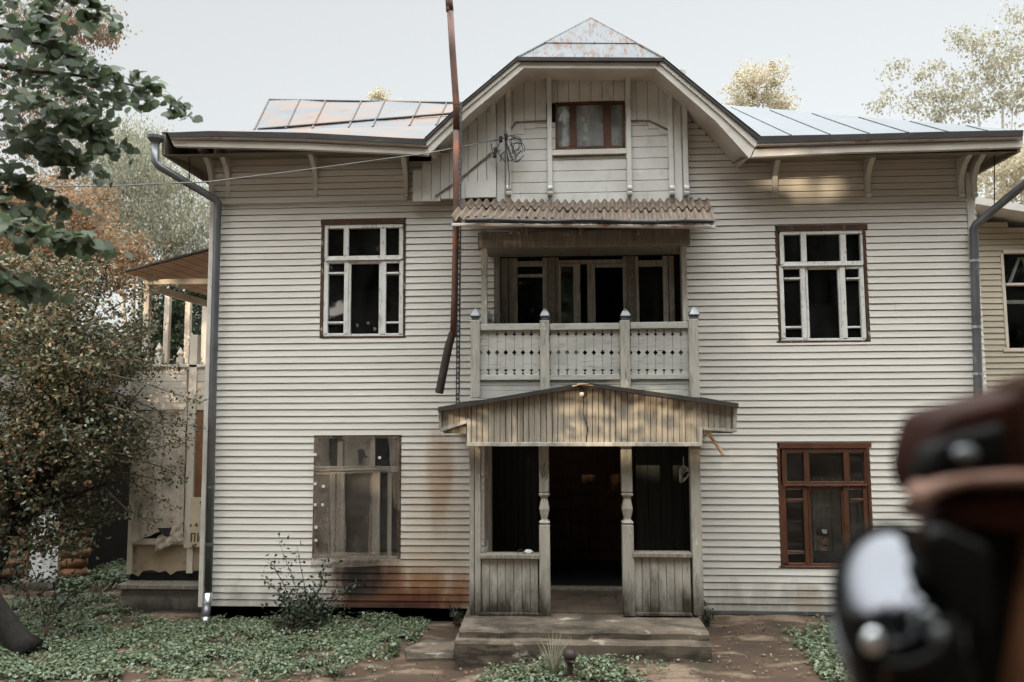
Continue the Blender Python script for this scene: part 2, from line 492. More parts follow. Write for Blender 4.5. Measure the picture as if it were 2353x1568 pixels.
m_sign_ink = M('sign_lettering', (0.055, 0.045, 0.038), rough=0.5)
m_plywood = M('warm_plywood', (0.25, 0.125, 0.06), (0.15, 0.075, 0.04), scale=2.5, stretch=(1.5, 1, 0.5), rough=0.7, layers=[((0.05, 0.03, 0.02), 9, (1, 1, 0.6), 0.66, 0.72, 0.8)])
m_worn_ply = M('worn_plywood_panel', (0.40, 0.31, 0.21), (0.27, 0.205, 0.14), scale=3, rough=0.8, layers=[((0.08, 0.06, 0.042), 4, (1, 1, 1), 0.57, 0.68, 0.8)])
m_veranda = M('veranda_paint', (0.66, 0.60, 0.51), (0.50, 0.44, 0.36), scale=2, stretch=(1, 1, 0.6), rough=0.7, layers=[((0.26, 0.2, 0.14), 6, (1, 1, 0.5), 0.58, 0.7, 0.6)])
m_veranda_soffit = M('veranda_boarding', (0.56, 0.40, 0.29), (0.45, 0.31, 0.21), scale=3, stretch=(0.4, 1, 1), rough=0.8)
m_log = M('brown_log', (0.24, 0.125, 0.062), (0.13, 0.066, 0.034), scale=4, stretch=(0.4, 1, 2.5), rough=0.8, bump=0.4, bscale=14, layers=[((0.38, 0.21, 0.10), 3, (0.5, 1, 2), 0.56, 0.68, 0.7)])
m_door_white = M('white_door_paint', (0.70, 0.72, 0.72), (0.60, 0.62, 0.62), scale=2, rough=0.5)
m_bark = M('dark_bark', (0.017, 0.014, 0.011), (0.007, 0.006, 0.005), scale=7, stretch=(2, 2, 0.4), rough=0.9, bump=0.8, bscale=20)
m_birch_bark = M('birch_bark', (0.55, 0.52, 0.46), (0.42, 0.40, 0.35), scale=3, rough=0.8, layers=[((0.05, 0.045, 0.04), 5, (0.5, 0.5, 3), 0.58, 0.64, 0.9)])
m_twig = M('twig', (0.060, 0.045, 0.032), (0.09, 0.06, 0.04), scale=9, rough=0.85)

# translucent sheeting
def sheet_mat(name, colr, alpha, scale, spec=0.5):
    m, nt, n, l, bs = nt_of(name)
    tc = n.new('ShaderNodeTexCoord')
    f, raw = noise_mask(nt, tc.outputs['Object'], scale, (0.9, 1, 0.7), 0.34, 0.68)
    bs.inputs['Base Color'].default_value = c4(colr)
    bs.inputs['Roughness'].default_value = 0.25
    bs.inputs['Specular IOR Level'].default_value = spec
    l.new(math_n(nt, 'ADD', math_n(nt, 'MULTIPLY', f, alpha * 1.3), alpha * 0.35, True), bs.inputs['Alpha'])
    _, fine = noise_mask(nt, tc.outputs['Object'], 7.0, (1.3, 1, 0.9), 0, 1, seed=2.0)
    raw = math_n(nt, 'ADD', raw, math_n(nt, 'MULTIPLY', fine, 0.55))
    b = n.new('ShaderNodeBump')
    b.inputs['Strength'].default_value = 1.0
    b.inputs['Distance'].default_value = 0.06
    l.new(raw, b.inputs['Height'])
    l.new(b.outputs[0], bs.inputs['Normal'])
    return m
m_film = sheet_mat('grey_plastic_film', (0.10, 0.092, 0.08), 0.13, 2.6, 0.3)
m_film_band = sheet_mat('doubled_plastic_film', (0.27, 0.225, 0.18), 0.38, 2.2, 0.3)
m_tarp = sheet_mat('veranda_plastic_film', (0.50, 0.44, 0.36), 0.95, 2.0, 0.3)

# ------------------------------------------------------------------ the house
house = thing('house', 'two storey cream clapboard house with a clipped front gable, balcony and porch', 'house', (0.2, Y0, 0))

XL, XR = wx(484, 620), wx(2243, 500)
ZB = 0.19
Z_EAVE_L = wz(600, 350, YF) + 0.10
# openings of the front wall: (x0, x1, z0, z1)
def opening(u0, v0, u1, v1):
    x0, z0, x1, z1 = rect(u0, v0, u1, v1, Y0)
    return (x0, x1, z0, z1)
WIN = {
    'upper_left': (737, 503, 932, 777),
    'upper_right': (1785, 517.5, 1994, 787),
    'lower_right': (1790, 1017.5, 2003, 1306),
    'plastic': (720, 1000, 922, 1284),
}
PX0 = P(1346, 1200, YP).x                       # middle of the porch
ENT = (wx(1131, 1200), 2 * PX0 - wx(1131, 1200) + 0.42, ZB - 0.2, wz(1346, 1018, YP))
LOG = (wx(1150, 650), wx(1566, 650), wz(1346, 905, YP) + 0.02, wz(1346, 552, YP) + 0.05)
OPEN = [opening(*WIN[k]) for k in WIN] + [ENT, LOG]

# gable outline on the front plane
def fp(u, v): q = P(u, v, YF); return (q.x, q.z)
RKL = [fp(1189, 132), fp(1062, 238), fp(976, 319)]
RKR = [fp(1524, 134), fp(1660, 246), fp(1747, 315)]
RKL_in = [fp(1204, 155), fp(1076, 262), fp(987, 352)]
RKR_in = [fp(1507, 156), fp(1645, 276), fp(1722, 362)]

# siding ------------------------------------------------------------
def siding(x0f, x1f, zb, zt, Yw, openings, pitch=0.1016, name='siding_wall', parent=None, mat=None, gap=0.0115, seed=1):
    rg = random.Random(seed)
    mb = MB()
    nz = int((zt - zb) / pitch) + 1
    def spans(xa, xb, zm):
        segs = [(xa, xb)]
        for (ox0, ox1, oz0, oz1) in openings:
            if oz0 < zm < oz1:
                ns = []
                for a, b in segs:
                    if ox1 <= a or ox0 >= b:
                        ns.append((a, b))
                    else:
                        if ox0 > a: ns.append((a, ox0))
                        if ox1 < b: ns.append((ox1, b))
                segs = ns
        return segs
    def wob(x, z):
        return 0.0022 * math.sin(0.9 * x + 0.5 * z) + 0.0007 * math.sin(2.9 * x - 1.7 * z + seed)
    def woy(x, z):
        return 0.0012 * math.sin(1.7 * x + 2.3 * z + seed) + 0.0008 * math.sin(4.1 * x - 0.9 * z)
    for i in range(nz):
        zc = zb + i * pitch
        joints = sorted(rg.uniform(x0f(zc), x1f(zc)) for _ in range(3))
        offs = [rg.uniform(-0.0018, 0.0018) for _ in range(4)]
        dz = rg.uniform(-0.0012, 0.0012)
        prof = [(zc, 0.022), (zc + gap, 0.022), (zc + gap + 1e-4, -0.017), (zc + pitch * 0.55, -0.009), (zc + pitch - 1e-4, -0.003), (zc + pitch, 0.022)]
        zs = sorted(set([p[0] for p in prof] + [z for o in openings for z in (o[2], o[3]) if zc < z < zc + pitch]))
        def yat(z, side):
            for k in range(len(prof) - 1):
                if prof[k][0] <= z <= prof[k + 1][0]:
                    t = (z - prof[k][0]) / max(1e-9, prof[k + 1][0] - prof[k][0])
                    return prof[k][1] + t * (prof[k + 1][1] - prof[k][1])
            return 0
        xa, xb = x0f(zc + pitch / 2), x1f(zc + pitch / 2)
        if xb - xa < 0.03:
            continue
        for k in range(len(zs) - 1):
            za, zz = zs[k], zs[k + 1]
            for a, b in spans(xa, xb, (za + zz) / 2):
                xs = [a] + [x for x in np.arange(math.ceil(a / 0.6) * 0.6, b, 0.6) if a + .01 < x < b - .01] + [b]
                xs = sorted(set(xs + [j for j in joints if a < j < b]))
                for q in range(len(xs) - 1):
                    xm = (xs[q] + xs[q + 1]) / 2
                    of = offs[sum(1 for j in joints if j < xm)]
                    pts = []
                    for x, z in ((xs[q], za), (xs[q + 1], za), (xs[q + 1], zz), (xs[q], zz)):
                        yy = Yw + yat(z, 0) + woy(x, z * 0.3) + (of if yat(z, 0) < 0.015 else 0)
                        pts.append((x, yy, z + wob(x, zc) + dz))
                    mb.quad(*pts)
    return mb.build(name, mat or m_siding, parent)

def lerp_poly(poly, z):
    for k in range(len(poly) - 1):
        (xa, za), (xb, zb_) = poly[k], poly[k + 1]
        if min(za, zb_) <= z <= max(za, zb_):
            t = (z - za) / (zb_ - za)
            return xa + t * (xb - xa)
    return poly[0][0] if z > poly[0][1] else poly[-1][0]
ZE = P(1100, 364, Y0).z
GABX0, GABX1 = wx(946, 440), wx(1580, 400)
Z_JET = wz(1050, 462)
def xr_of(z):
    if z < ZE - 0.05: return XR
    return max(GABX1 + 0.02, lerp_poly(RKR_in, min(z, RKR_in[0][1])) + 0.05) if z < RKR[0][1] else GABX1
def xl_of(z):
    if z < ZE - 0.02: return XL
    return GABX1 - 0.02
# balcony doorway and windows cut the wall; above the eaves only the strip right of the gable boarding goes on
siding(xl_of, xr_of, ZB, P(1590, 215, Y0).z, Y0, OPEN, parent=house)

# the rest of the body: side and rear walls, inner partitions and floors
YB = 19.0
wb = MB()
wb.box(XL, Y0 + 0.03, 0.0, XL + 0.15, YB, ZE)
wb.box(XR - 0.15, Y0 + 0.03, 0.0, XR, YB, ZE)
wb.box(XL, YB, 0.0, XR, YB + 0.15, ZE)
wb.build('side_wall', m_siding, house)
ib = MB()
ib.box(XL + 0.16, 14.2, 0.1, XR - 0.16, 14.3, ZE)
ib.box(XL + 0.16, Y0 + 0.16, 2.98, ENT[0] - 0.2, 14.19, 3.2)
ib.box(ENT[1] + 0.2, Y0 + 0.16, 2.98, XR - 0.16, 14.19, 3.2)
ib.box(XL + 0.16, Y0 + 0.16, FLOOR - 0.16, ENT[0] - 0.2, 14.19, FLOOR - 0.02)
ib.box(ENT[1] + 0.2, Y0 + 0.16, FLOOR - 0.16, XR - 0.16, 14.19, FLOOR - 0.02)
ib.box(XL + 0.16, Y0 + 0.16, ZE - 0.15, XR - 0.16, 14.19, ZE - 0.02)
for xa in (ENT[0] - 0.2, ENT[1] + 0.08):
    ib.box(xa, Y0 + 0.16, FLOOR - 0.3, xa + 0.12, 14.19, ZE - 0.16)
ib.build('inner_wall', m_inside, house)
# wall core just behind the siding, cut the same way
def core(openings, x0, x1, z0, z1, ya, yb, mat, name):
    xs = sorted(set([x0, x1] + [q for o in openings for q in o[:2] if x0 < q < x1]))
    zs = sorted(set([z0, z1] + [q for o in openings for q in o[2:] if z0 < q < z1]))
    mb = MB()
    for i in range(len(xs) - 1):
        for k in range(len(zs) - 1):
            xm, zm = (xs[i] + xs[i + 1]) / 2, (zs[k] + zs[k + 1]) / 2
            if not any(o[0] < xm < o[1] and o[2] < zm < o[3] for o in openings):
                mb.box(xs[i], ya, zs[k], xs[i + 1], yb, zs[k + 1])
    return mb.build(name, mat, house)
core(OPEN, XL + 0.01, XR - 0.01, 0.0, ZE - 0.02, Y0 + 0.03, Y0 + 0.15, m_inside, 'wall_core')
# foundation and base strip
fd = MB()
fd.box(XL + 0.05, Y0 + 0.03, -0.3, ENT[0], Y0 + 0.14, ZB + 0.02)
fd.build('foundation', m_foundation, house)
MB().box(ENT[1], Y0 + 0.03, -0.3, XR - 0.05, Y0 + 0.14, ZB + 0.02).build('foundation', m_foundation, house)
st = MB()
st.box(ENT[1] + 0.02, Y0 - 0.035, ZB - 0.035, XR, Y0 + 0.02, ZB + 0.012)
st.build('drip_strip', m_galv, house)
# corner boards
for (ua, ub, nm) in ((480, 490, 'corner_board'), (2228, 2244, 'corner_board')):
    xa, xb = wx(ua, 620), wx(ub, 620)
    MB().box(xa, Y0 - 0.03, ZB, xb, Y0 + 0.03, P(1100, 420, Y0).z).build(nm, m_trim, house, bevel=0.004)
# projecting band below the left eaves
xb0, _, xb1, _ = rect(505, 460, 936, 475, Y0)
zt, zb_ = wz(700, 345), wz(700, 469)
siding(lambda z: XL + 0.02, lambda z: xb1, zb_, zt, Y0 - 0.05, [], parent=house, name='frieze_band', seed=3)

# gable boarding -----------------------------------------------------
YGW = 11.08
gx0, gx1 = wx(1128, 300, YGW), wx(1580, 300, YGW)
def gz(v): return wz(1355, v, YGW)
gw = MB()
gwx0, gwz0, gwx1, gwz1 = rect(1276, 234, 1436, 341, YGW)
z_bot, z_top, z_line = gz(468), gz(165), gz(279)
# horizontal boards below the bend, vertical boards above it
zz = z_bot
while zz < z_line - 0.02:
    z2 = min(zz + 0.172, z_line)
    for xa, xb in ((gx0, gwx0), (gwx1, gx1)) if z2 > gwz0 + 0.02 else ((gx0, gx1),):
        gw.box(xa, YGW, zz + 0.004, xb, YGW + 0.03, z2 - 0.004)
    zz = z2
gw.build('gable_boarding', m_plain_board, house, bevel=0.003)
gv = MB()
xx = gx0
rgv = random.Random(5)
while xx < gx1:
    x2 = min(xx + 0.172, gx1)
    zt_ = min(z_top, lerp_poly(RKL_in, 99) if False else z_top)
    if x2 > gwx0 + 0.01 and xx < gwx1 - 0.01:
        gv.box(max(xx, xx) + 0.003, YGW - 0.012 + rgv.uniform(0, .004), gwz1 - 0.002, x2 - 0.003, YGW + 0.02, z_top)
    else:
        cut = 0.0
        if xx < gx0 + 0.75: cut = max(0.0, 0.34 - (xx - gx0 - 0.1) * 0.55)
        if x2 > gx1 - 0.75: cut = max(0.0, 0.34 - (gx1 - 0.1 - x2) * 0.55)
        gv.box(xx + 0.003, YGW - 0.012 + rgv.uniform(0, .004), z_line - cut * 0.9, x2 - 0.003, YGW + 0.02, z_top)
    xx = x2
gv.build('gable_boarding', m_plain_board, house, bevel=0.003)
MB().box(gx0, YGW + 0.035, z_bot, gwx0, YGW + 0.06, z_top).box(gwx1, YGW + 0.035, z_bot, gx1, YGW + 0.06, z_top).box(gwx0, YGW + 0.035, z_bot, gwx1, YGW + 0.06, gwz0).box(gwx0, YGW + 0.035, gwz1, gwx1, YGW + 0.06, z_top).build('gable_backing', m_inside, house)
# cream trim lines where the boards change direction
for pts in ([(1132, 352), (1186, 282), (1262, 278)], [(1437, 278), (1492, 279), (1535, 300)]):
    MB().tube([Vector((wx(u, v, YGW), YGW - 0.02, wz(u, v, YGW))) for u, v in pts], 0.014, 6).build('moulding', m_grey_wood, house)
# jettied boarding left of the gable, under the rake
YJ = 10.98
jl = MB()
jp0, jp1 = wx(948, 440, YJ), wx(1140, 440, YJ)
zj0 = wz(1050, 461, YJ)
n_ = 9
for i in range(n_):
    xa = jp0 + (jp1 - jp0) * i / n_
    xb = jp0 + (jp1 - jp0) * (i + 1) / n_
    zt_ = min(lerp_poly(RKL_in, 50) if False else 99, RKL_in[-1][1] + (RKL_in[0][1] - RKL_in[-1][1]) * ((xa + xb) / 2 - RKL_in[-1][0]) / (RKL_in[0][0] - RKL_in[-1][0]) + 0.12)
    jl.box(xa + 0.003, YJ + (i % 3) * 0.003, zj0 + (0.0 if i < 3 else 0.03), xb - 0.003, YJ + 0.05, zt_)
jl.build('jetty_boarding', m_plain_board, house, bevel=0.003)
jd = MB()
q = [(960, 462), (1062, 405)]
jd.tube([Vector((wx(1000, 452, YJ), YJ - 0.02, wz(1000, 452, YJ))), Vector((wx(1050, 418, YJ), YJ - 0.02, wz(1050, 418, YJ))), Vector((wx(1130, 352, YJ), YJ - 0.02, wz(1130, 352, YJ)))], 0.012, 6)
jd.build('moulding', m_grey_wood, house)
MB().box(wx(1070, 440, YJ - .02), YJ - 0.018, wz(1100, 455, YJ), jp1, YJ - 0.004, wz(1100, 418, YJ)).build('jetty_board', m_plain_board, house, bevel=0.003)
# broad posts between the paired gable brackets
for ua, ub in ((1141, 1160), (1548, 1566)):
    MB().rbox(ua, 215, ub, 466, YGW - 0.035, 0.05).build('gable_pilaster', m_plain_board, house, bevel=0.004)

# roofs ---------------------------------------------------------------
YR = 19.6
eL = (XL - 0.53, YF, P(400, 303, YF).z)
eLm = (RKL[2][0], YF, P(975, 319, YF).z)
eRm = (RKR[2][0], YF, P(1745, 313, YF).z)
eR = (P(2349, 300, YF).x, YF, P(2345, 300, YF).z)
Msk = P(584, 300, 12.4)
R1 = P(618, 230, 14.4)
R2 = P(1655, 240, 14.4)
MskR = P(1095, 318, 12.4)
rf = MB()
# low skirt along the left eave
rf.add([eL, eLm, (P(1130, 318, 12.4).x, 12.4, Msk.z), tuple(Msk), (eL[0], YR, eL[2])], [(0, 1, 2, 3), (0, 3, 4)])
rf.build('roof_skirt', m_roof, house)
# upper left slope in standing-seam strips, with the valley fold across it
up = MB()
NS = 9
for i in range(NS):
    a0, a1 = (i / NS + .012 * math.sin(i * 2.7) if i else 0), ((i + 1) / NS + .012 * math.sin((i + 1) * 2.7))
    tl_, tr_ = R1.lerp(P(1240, 240, 14.4), a0), R1.lerp(P(1240, 240, 14.4), a1)
    bl_, br_ = Msk.lerp(P(1220, 318, 12.4), a0), Msk.lerp(P(1220, 318, 12.4), a1)
    bl_.z = br_.z = Msk.z
    tl_.z += .02 * math.sin(i * 1.9); tr_.z += .02 * math.sin((i + 1) * 1.9)
    up.add([tuple(bl_), tuple(br_), tuple(tr_), tuple(tl_)], [(0, 1, 2, 3)])
    up.tube([bl_ + Vector((0, -.004, .012)), tl_ + Vector((0, -.004, .012))], 0.016, 5)
up.tube([R1, P(1240, 240, 14.4)], 0.025, 6)
va, vb = P(592, 297, 12.36), P(1075, 258, 13.3)
up.tube([va, vb], 0.022, 6)
up.build('roof', m_roof, house)
bk = MB()
bk.add([tuple(R1), tuple(R2), (R2.x, YR, eR[2]), (R1.x, YR, eR[2]), tuple(Msk), (eL[0], YR, eL[2])], [(0, 1, 2, 3), (0, 3, 5, 4)])
bk.build('rear_roof', m_roof, house)
rr = MB()
zc0 = Vector(eRm); zc1 = Vector(eR)
rr.add([tuple(zc0), tuple(zc1), tuple(R2), tuple(P(1560, 240, 14.4)), (zc1.x, YR, zc1.z), (R2.x, YR, zc1.z)], [(0, 1, 2, 3), (1, 4, 5, 2)])
for t in (0.12, 0.27, 0.42, 0.57, 0.72, 0.87):
    pa = zc0.lerp(zc1, t)
    pb = Vector((pa.x, pa.y + (R2.y - pa.y) * (1 - t) * 0.98, 0))
    f_ = (pb.y - pa.y) / (R2.y - pa.y)
    pb.z = pa.z + f_ * (R2.z - pa.z)
    rr.tube([pa + Vector((0, 0, .008)), pb + Vector((0, 0, .008))], 0.010, 5)
rr.build('roof', m_roof_plain, house)
# clipped gable roof running back from the front boards
APX = P(1358, 43, 11.5)
hipL, hipR = P(1190, 132, YF - 0.04), P(1525, 134, YF - 0.04)
hp = MB()
mid = hipL.lerp(hipR, 0.5)
def hipquad(t0, t1):
    return [tuple(hipL.lerp(APX, t0)), tuple(hipR.lerp(APX, t0)), tuple(hipR.lerp(APX, t1)), tuple(hipL.lerp(APX, t1))]
hp.add(hipquad(0, 0.36), [(0, 1, 2, 3)])
q2 = [tuple(Vector(p) + Vector((0, -0.006, 0.010))) for p in (hipL.lerp(APX, 0.34), hipR.lerp(APX, 0.34), APX)]
hp.add(q2, [(0, 1, 2)])
hp.tube([hipL, APX], 0.02, 6).tube([hipR, APX], 0.02, 6)
hp.build('hip_roof', m_roof_hip, house)
gs = MB()
for side, (top, rk) in enumerate(((hipL, RKL), (hipR, RKR))):
    back = 15.5
    pts = [Vector((x, YF - 0.04, z)) for x, z in rk]
    poly = [APX] + pts
    for k in range(len(pts) - 1):
        a, b = pts[k], pts[k + 1]
        yb_b = 13.6 if k == 1 else 14.6
        gs.quad(tuple(a), tuple(b), (b.x, b.y + 2.8, b.z), (a.x, yb_b, a.z)) if k == len(pts) - 2 else gs.quad(tuple(a), tuple(b), (b.x, yb_b, b.z), (a.x, yb_b, a.z))
    gs.add([tuple(pts[0]), tuple(APX), (APX.x, 14.6, APX.z), (pts[0].x, 14.6, pts[0].z)], [(0, 1, 2, 3)])
gs.build('gable_roof', m_roof_plain, house)

# gable boards and eaves ------------------------------------------------
def board(pts, Y, d, name, mat, bevel=0.004):
    return MB().puv(pts, Y, d).build(name, mat, house, bevel=bevel)
board([(1187, 130), (1528, 132), (1523, 141), (1190, 140)], YF - 0.05, 0.10, 'gable_drip_edge', m_metal_edge)
board([(1197, 141), (1514, 142), (1506, 158), (1205, 157)], YF, 0.05, 'gable_fascia', m_trim)
# raking boards: a top lath, a broad board and a lower lath on each side
def rake(o, i_, nm='rake_board'):
    def mixp(t): return [(o[k][0] + (i_[k][0] - o[k][0]) * t, o[k][1] + (i_[k][1] - o[k][1]) * t) for k in range(3)]
    for t0, t1, dy, mt in ((0.0, 0.16, -0.05, m_metal_edge), (0.17, 0.48, -0.025, m_trim), (0.50, 1.0, 0.0, m_trim)):
        a, b = mixp(t0), mixp(t1)
        mb = MB()
        for k in range(2):
            mb.puv([a[k], a[k + 1], b[k + 1], b[k]], YF + dy, 0.06)
        mb.build(nm if t0 > 0.1 else 'rake_drip_edge', mt, house)
rake([(1189, 132), (1062, 238), (976, 319)], [(1205, 156), (1077, 264), (987, 354)])
rake([(1524, 134), (1660, 246), (1747, 315)], [(1506, 157), (1644, 278), (1722, 364)])
# soffits under the rakes and the gable hip
sf = MB()
for pol in (RKL_in, RKR_in):
    for k in range(2):
        (xa, za), (xb, zb2) = pol[k], pol[k + 1]
        sf.quad((xa, YF + 0.04, za + .01), (xb, YF + 0.04, zb2 + .01), (xb, Y0 + 0.02, zb2 + .05), (xa, Y0 + 0.02, za + .05))
sf.quad((RKL_in[0][0], YF + 0.04, RKL_in[0][1] + .01), (RKR_in[0][0], YF + 0.04, RKR_in[0][1] + .01), (RKR_in[0][0], Y0, RKR_in[0][1] + .05), (RKL_in[0][0], Y0, RKL_in[0][1] + .05))
sf.build('gable_soffit', m_trim, house)
# cornice layers along both eaves: (top line, bottom line)
LTOP = [(385, 305), (480, 301), (700, 305), (975, 320)]
LBOT = [(400, 336), (480, 338), (700, 343), (986, 356)]
RTOP = [(1747, 313), (1950, 309), (2150, 303), (2352, 299)]
RBOT = [(1728, 361), (1950, 350), (2150, 345), (2349, 338)]
for T_, B_ in ((LTOP, LBOT), (RTOP, RBOT)):
    def mixp(t): return [(T_[k][0] + (B_[k][0] - T_[k][0]) * t, T_[k][1] + (B_[k][1] - T_[k][1]) * t) for k in range(4)]
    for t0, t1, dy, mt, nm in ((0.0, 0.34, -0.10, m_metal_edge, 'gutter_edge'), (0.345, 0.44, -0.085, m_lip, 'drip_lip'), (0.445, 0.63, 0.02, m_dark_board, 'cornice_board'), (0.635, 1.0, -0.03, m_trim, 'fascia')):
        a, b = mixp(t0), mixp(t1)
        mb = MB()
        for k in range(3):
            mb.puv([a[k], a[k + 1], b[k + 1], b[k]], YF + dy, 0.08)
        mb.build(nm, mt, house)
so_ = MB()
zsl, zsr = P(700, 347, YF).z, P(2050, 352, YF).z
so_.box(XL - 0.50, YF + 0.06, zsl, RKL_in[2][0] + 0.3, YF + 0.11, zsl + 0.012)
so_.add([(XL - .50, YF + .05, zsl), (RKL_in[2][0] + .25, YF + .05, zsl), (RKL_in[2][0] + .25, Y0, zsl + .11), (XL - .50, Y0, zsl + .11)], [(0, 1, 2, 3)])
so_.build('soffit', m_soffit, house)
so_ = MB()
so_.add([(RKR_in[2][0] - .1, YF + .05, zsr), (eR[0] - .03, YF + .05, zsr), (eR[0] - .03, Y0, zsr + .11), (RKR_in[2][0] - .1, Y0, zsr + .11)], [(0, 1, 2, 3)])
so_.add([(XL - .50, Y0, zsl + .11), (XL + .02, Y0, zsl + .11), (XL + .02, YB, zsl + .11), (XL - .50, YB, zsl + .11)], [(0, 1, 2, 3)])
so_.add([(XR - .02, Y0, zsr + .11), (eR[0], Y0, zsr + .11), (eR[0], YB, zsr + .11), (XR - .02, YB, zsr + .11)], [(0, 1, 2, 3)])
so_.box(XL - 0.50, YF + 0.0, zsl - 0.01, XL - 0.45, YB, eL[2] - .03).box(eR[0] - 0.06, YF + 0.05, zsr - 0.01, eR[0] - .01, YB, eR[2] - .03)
so_.build('soffit', m_soffit, house)

# brackets ----------------------------------------------------------------
def eave_bracket(u, ua, mat=m_plain_board, vb=456, vt=362, name='eave_bracket'):
    x = wx(u, 410)
    z0, z1 = wz(u, vb), wz(u, vt) + 0.02
    h = z1 - z0
    y = Y0 - 0.012
    prof = [(y, z0), (y - .06, z0 + .0), (y - .075, z0 + .05), (y - .05, z0 + .07), (y - .05, z0 + .3 * h), (y - .09, z0 + .52 * h), (y - .17, z0 + .70 * h), (y - .30, z0 + .83 * h), (y - .46, z0 + .90 * h), (y - .46, z1), (y, z1)]
    MB().prismx(prof, x - 0.038, x + 0.038).build(name, mat, house, bevel=0.005)
for u in (490, 528, 728, 934):
    eave_bracket(u, 0)
for u in (1778, 1990, 2203, 2233):
    eave_bracket(u, 0)
def gable_bracket(u, vt, vb=452):
    x = wx(u, 330, YGW)
    z0, z1 = wz(u, vb, YGW), wz(u, vt, YGW) + 0.06
    y = YGW - 0.005
    prof = [(y, z0), (y - .085, z0), (y - .10, z0 + .04), (y - .075, z0 + .055), (y - .10, z0 + .09), (y - .10, z0 + .12), (y - .06, z0 + .15),
            (y - .06, z1 - .45), (y - .10, z1 - .22), (y - .20, z1 - .08), (y - .34, z1 - .02), (y - .34, z1 + .07), (y, z1 + .07)]
    MB().prismx(prof, x - 0.037, x + 0.037).build('gable_bracket', m_plain_board, house, bevel=0.005)
for u, vt in ((1134, 240), (1169, 208), (1263, 172), (1444, 172), (1540, 205), (1573, 232)):
    gable_bracket(u, vt)

# ------------------------------------------------------------------ windows
def bars(mb, uvs, Y, d):
    for q in uvs:
        mb.rbox(*q, Y, d)
    return mb
def window(win, sur_mat, frame_mat, label=None, inner=True, gl=None, casement_mat=None):
    u0, v0, u1, v1 = win
    W_, H_ = u1 - u0, v1 - v0
    def U(a): return u0 + W_ * a
    def V(b): return v0 + H_ * b
    Yf = Y0 - 0.005
    # casing: the window itself is the part, its sashes and panes are the sub-parts
    mb = bars(MB(), [(u0, v0, u1, V(.046)), (u0, V(.046), U(.032), V(.985)), (U(.972), V(.046), u1, V(.985)), (u0, V(.985), u1, v1)], Yf - 0.012, 0.14)
    o = mb.build('window', sur_mat, house, bevel=0.004)
    if label: o['label'] = label
    fr = MB()
    q = [(U(.033), V(.047), U(.971), V(.078)), (U(.033), V(.078), U(.080), V(.335)), (U(.268), V(.078), U(.328), V(.31)), (U(.700), V(.078), U(.765), V(.31)), (U(.925), V(.078), U(.971), V(.335)),
         (U(.080), V(.31), U(.925), V(.335))]
    bars(fr, q, Yf + 0.004, 0.05)
    fr.build('transom_sash', frame_mat, o, bevel=0.004)
    led = MB()
    led.rbox(U(.05), V(.333), U(.95), V(.347), Yf - 0.022, 0.06)
    led.build('transom_ledge', frame_mat, o, bevel=0.003)
    cm = casement_mat or frame_mat
    for (a, b) in ((.033, .322), (.708, .971)):
        s = MB()
        wl, wr = (.052, .050) if a < .5 else (.058, .048)
        bars(s, [(U(a), V(.350), U(a + wl), V(.975)), (U(b - wr), V(.350), U(b), V(.975)), (U(a + wl), V(.350), U(b - wr), V(.372)), (U(a + wl), V(.447), U(b - wr), V(.463)),
                 (U(a + wl), V(.862), U(b - wr), V(.878)), (U(a), V(.960), U(b), V(.985))], Yf + 0.002, 0.05)
        s.build('side_casement', cm, o, bevel=0.004)
    c = MB()
    bars(c, [(U(.325), V(.352), U(.352), V(.965)), (U(.684), V(.352), U(.706), V(.965)), (U(.352), V(.352), U(.684), V(.378)), (U(.325), V(.965), U(.706), V(.985))], Yf + 0.02, 0.05)
    c.build('middle_casement', cm, o, bevel=0.004)
    if inner:
        n = MB()
        Yi = Yf + 0.17
        bars(n, [(U(.03), V(.04), U(.97), V(.085)), (U(.03), V(.085), U(.085), V(.33)), (U(.275), V(.085), U(.325), V(.31)), (U(.70), V(.085), U(.76), V(.31)), (U(.92), V(.085), U(.97), V(.33)), (U(.03), V(.31), U(.97), V(.375)),
                 (U(.03), V(.375), U(.085), V(.97)), (U(.275), V(.375), U(.325), V(.97)), (U(.70), V(.375), U(.76), V(.97)), (U(.92), V(.375), U(.97), V(.97)), (U(.085), V(.455), U(.275), V(.475)), (U(.76), V(.455), U(.92), V(.475)),
                 (U(.085), V(.875), U(.275), V(.887)), (U(.03), V(.97), U(.97), V(1.0))], Yi, 0.04)
        n.build('inner_sash', m_inner_white, o)
    rv = MB()
    x0, z0, x1, z1 = rect(u0, v0, u1, v1, Y0)
    for bx in ((x0 - .01, z0 - .01, x0 + .012, z1 + .01), (x1 - .012, z0 - .01, x1 + .01, z1 + .01), (x0, z0 - .01, x1, z0 + .012), (x0, z1 - .012, x1, z1 + .01)):
        rv.box(bx[0], Yf + 0.131, bx[1], bx[2], Yf + 0.24, bx[3])
    rv.build('reveal', m_inner_white, o)
    g = MB()
    for a, b, c_, d_ in ((.075, .07, .275, .315), (.325, .07, .705, .315), (.76, .07, .93, .315), (.08, .36, .28, .97), (.345, .36, .69, .97), (.755, .36, .93, .97)):
        x0, z0, x1, z1 = rect(U(a), V(b), U(c_), V(d_), Yf + .05)
        g.add([(x0, Yf + .045, z0), (x1, Yf + .045, z0), (x1, Yf + .045, z1), (x0, Yf + .045, z1)], [(0, 1, 2, 3)])
    g.build('pane', gl or m_glass, o)
    return o
window(WIN['upper_left'], m_brown, m_white_frame, 'white flaking window with brown casing, upper left')
window(WIN['upper_right'], m_brown, m_white_frame, 'white window with brown casing, upper right')
wlr = window(WIN['lower_right'], m_red_frame, m_red_frame, 'red brown window on the ground floor', gl=m_glass)

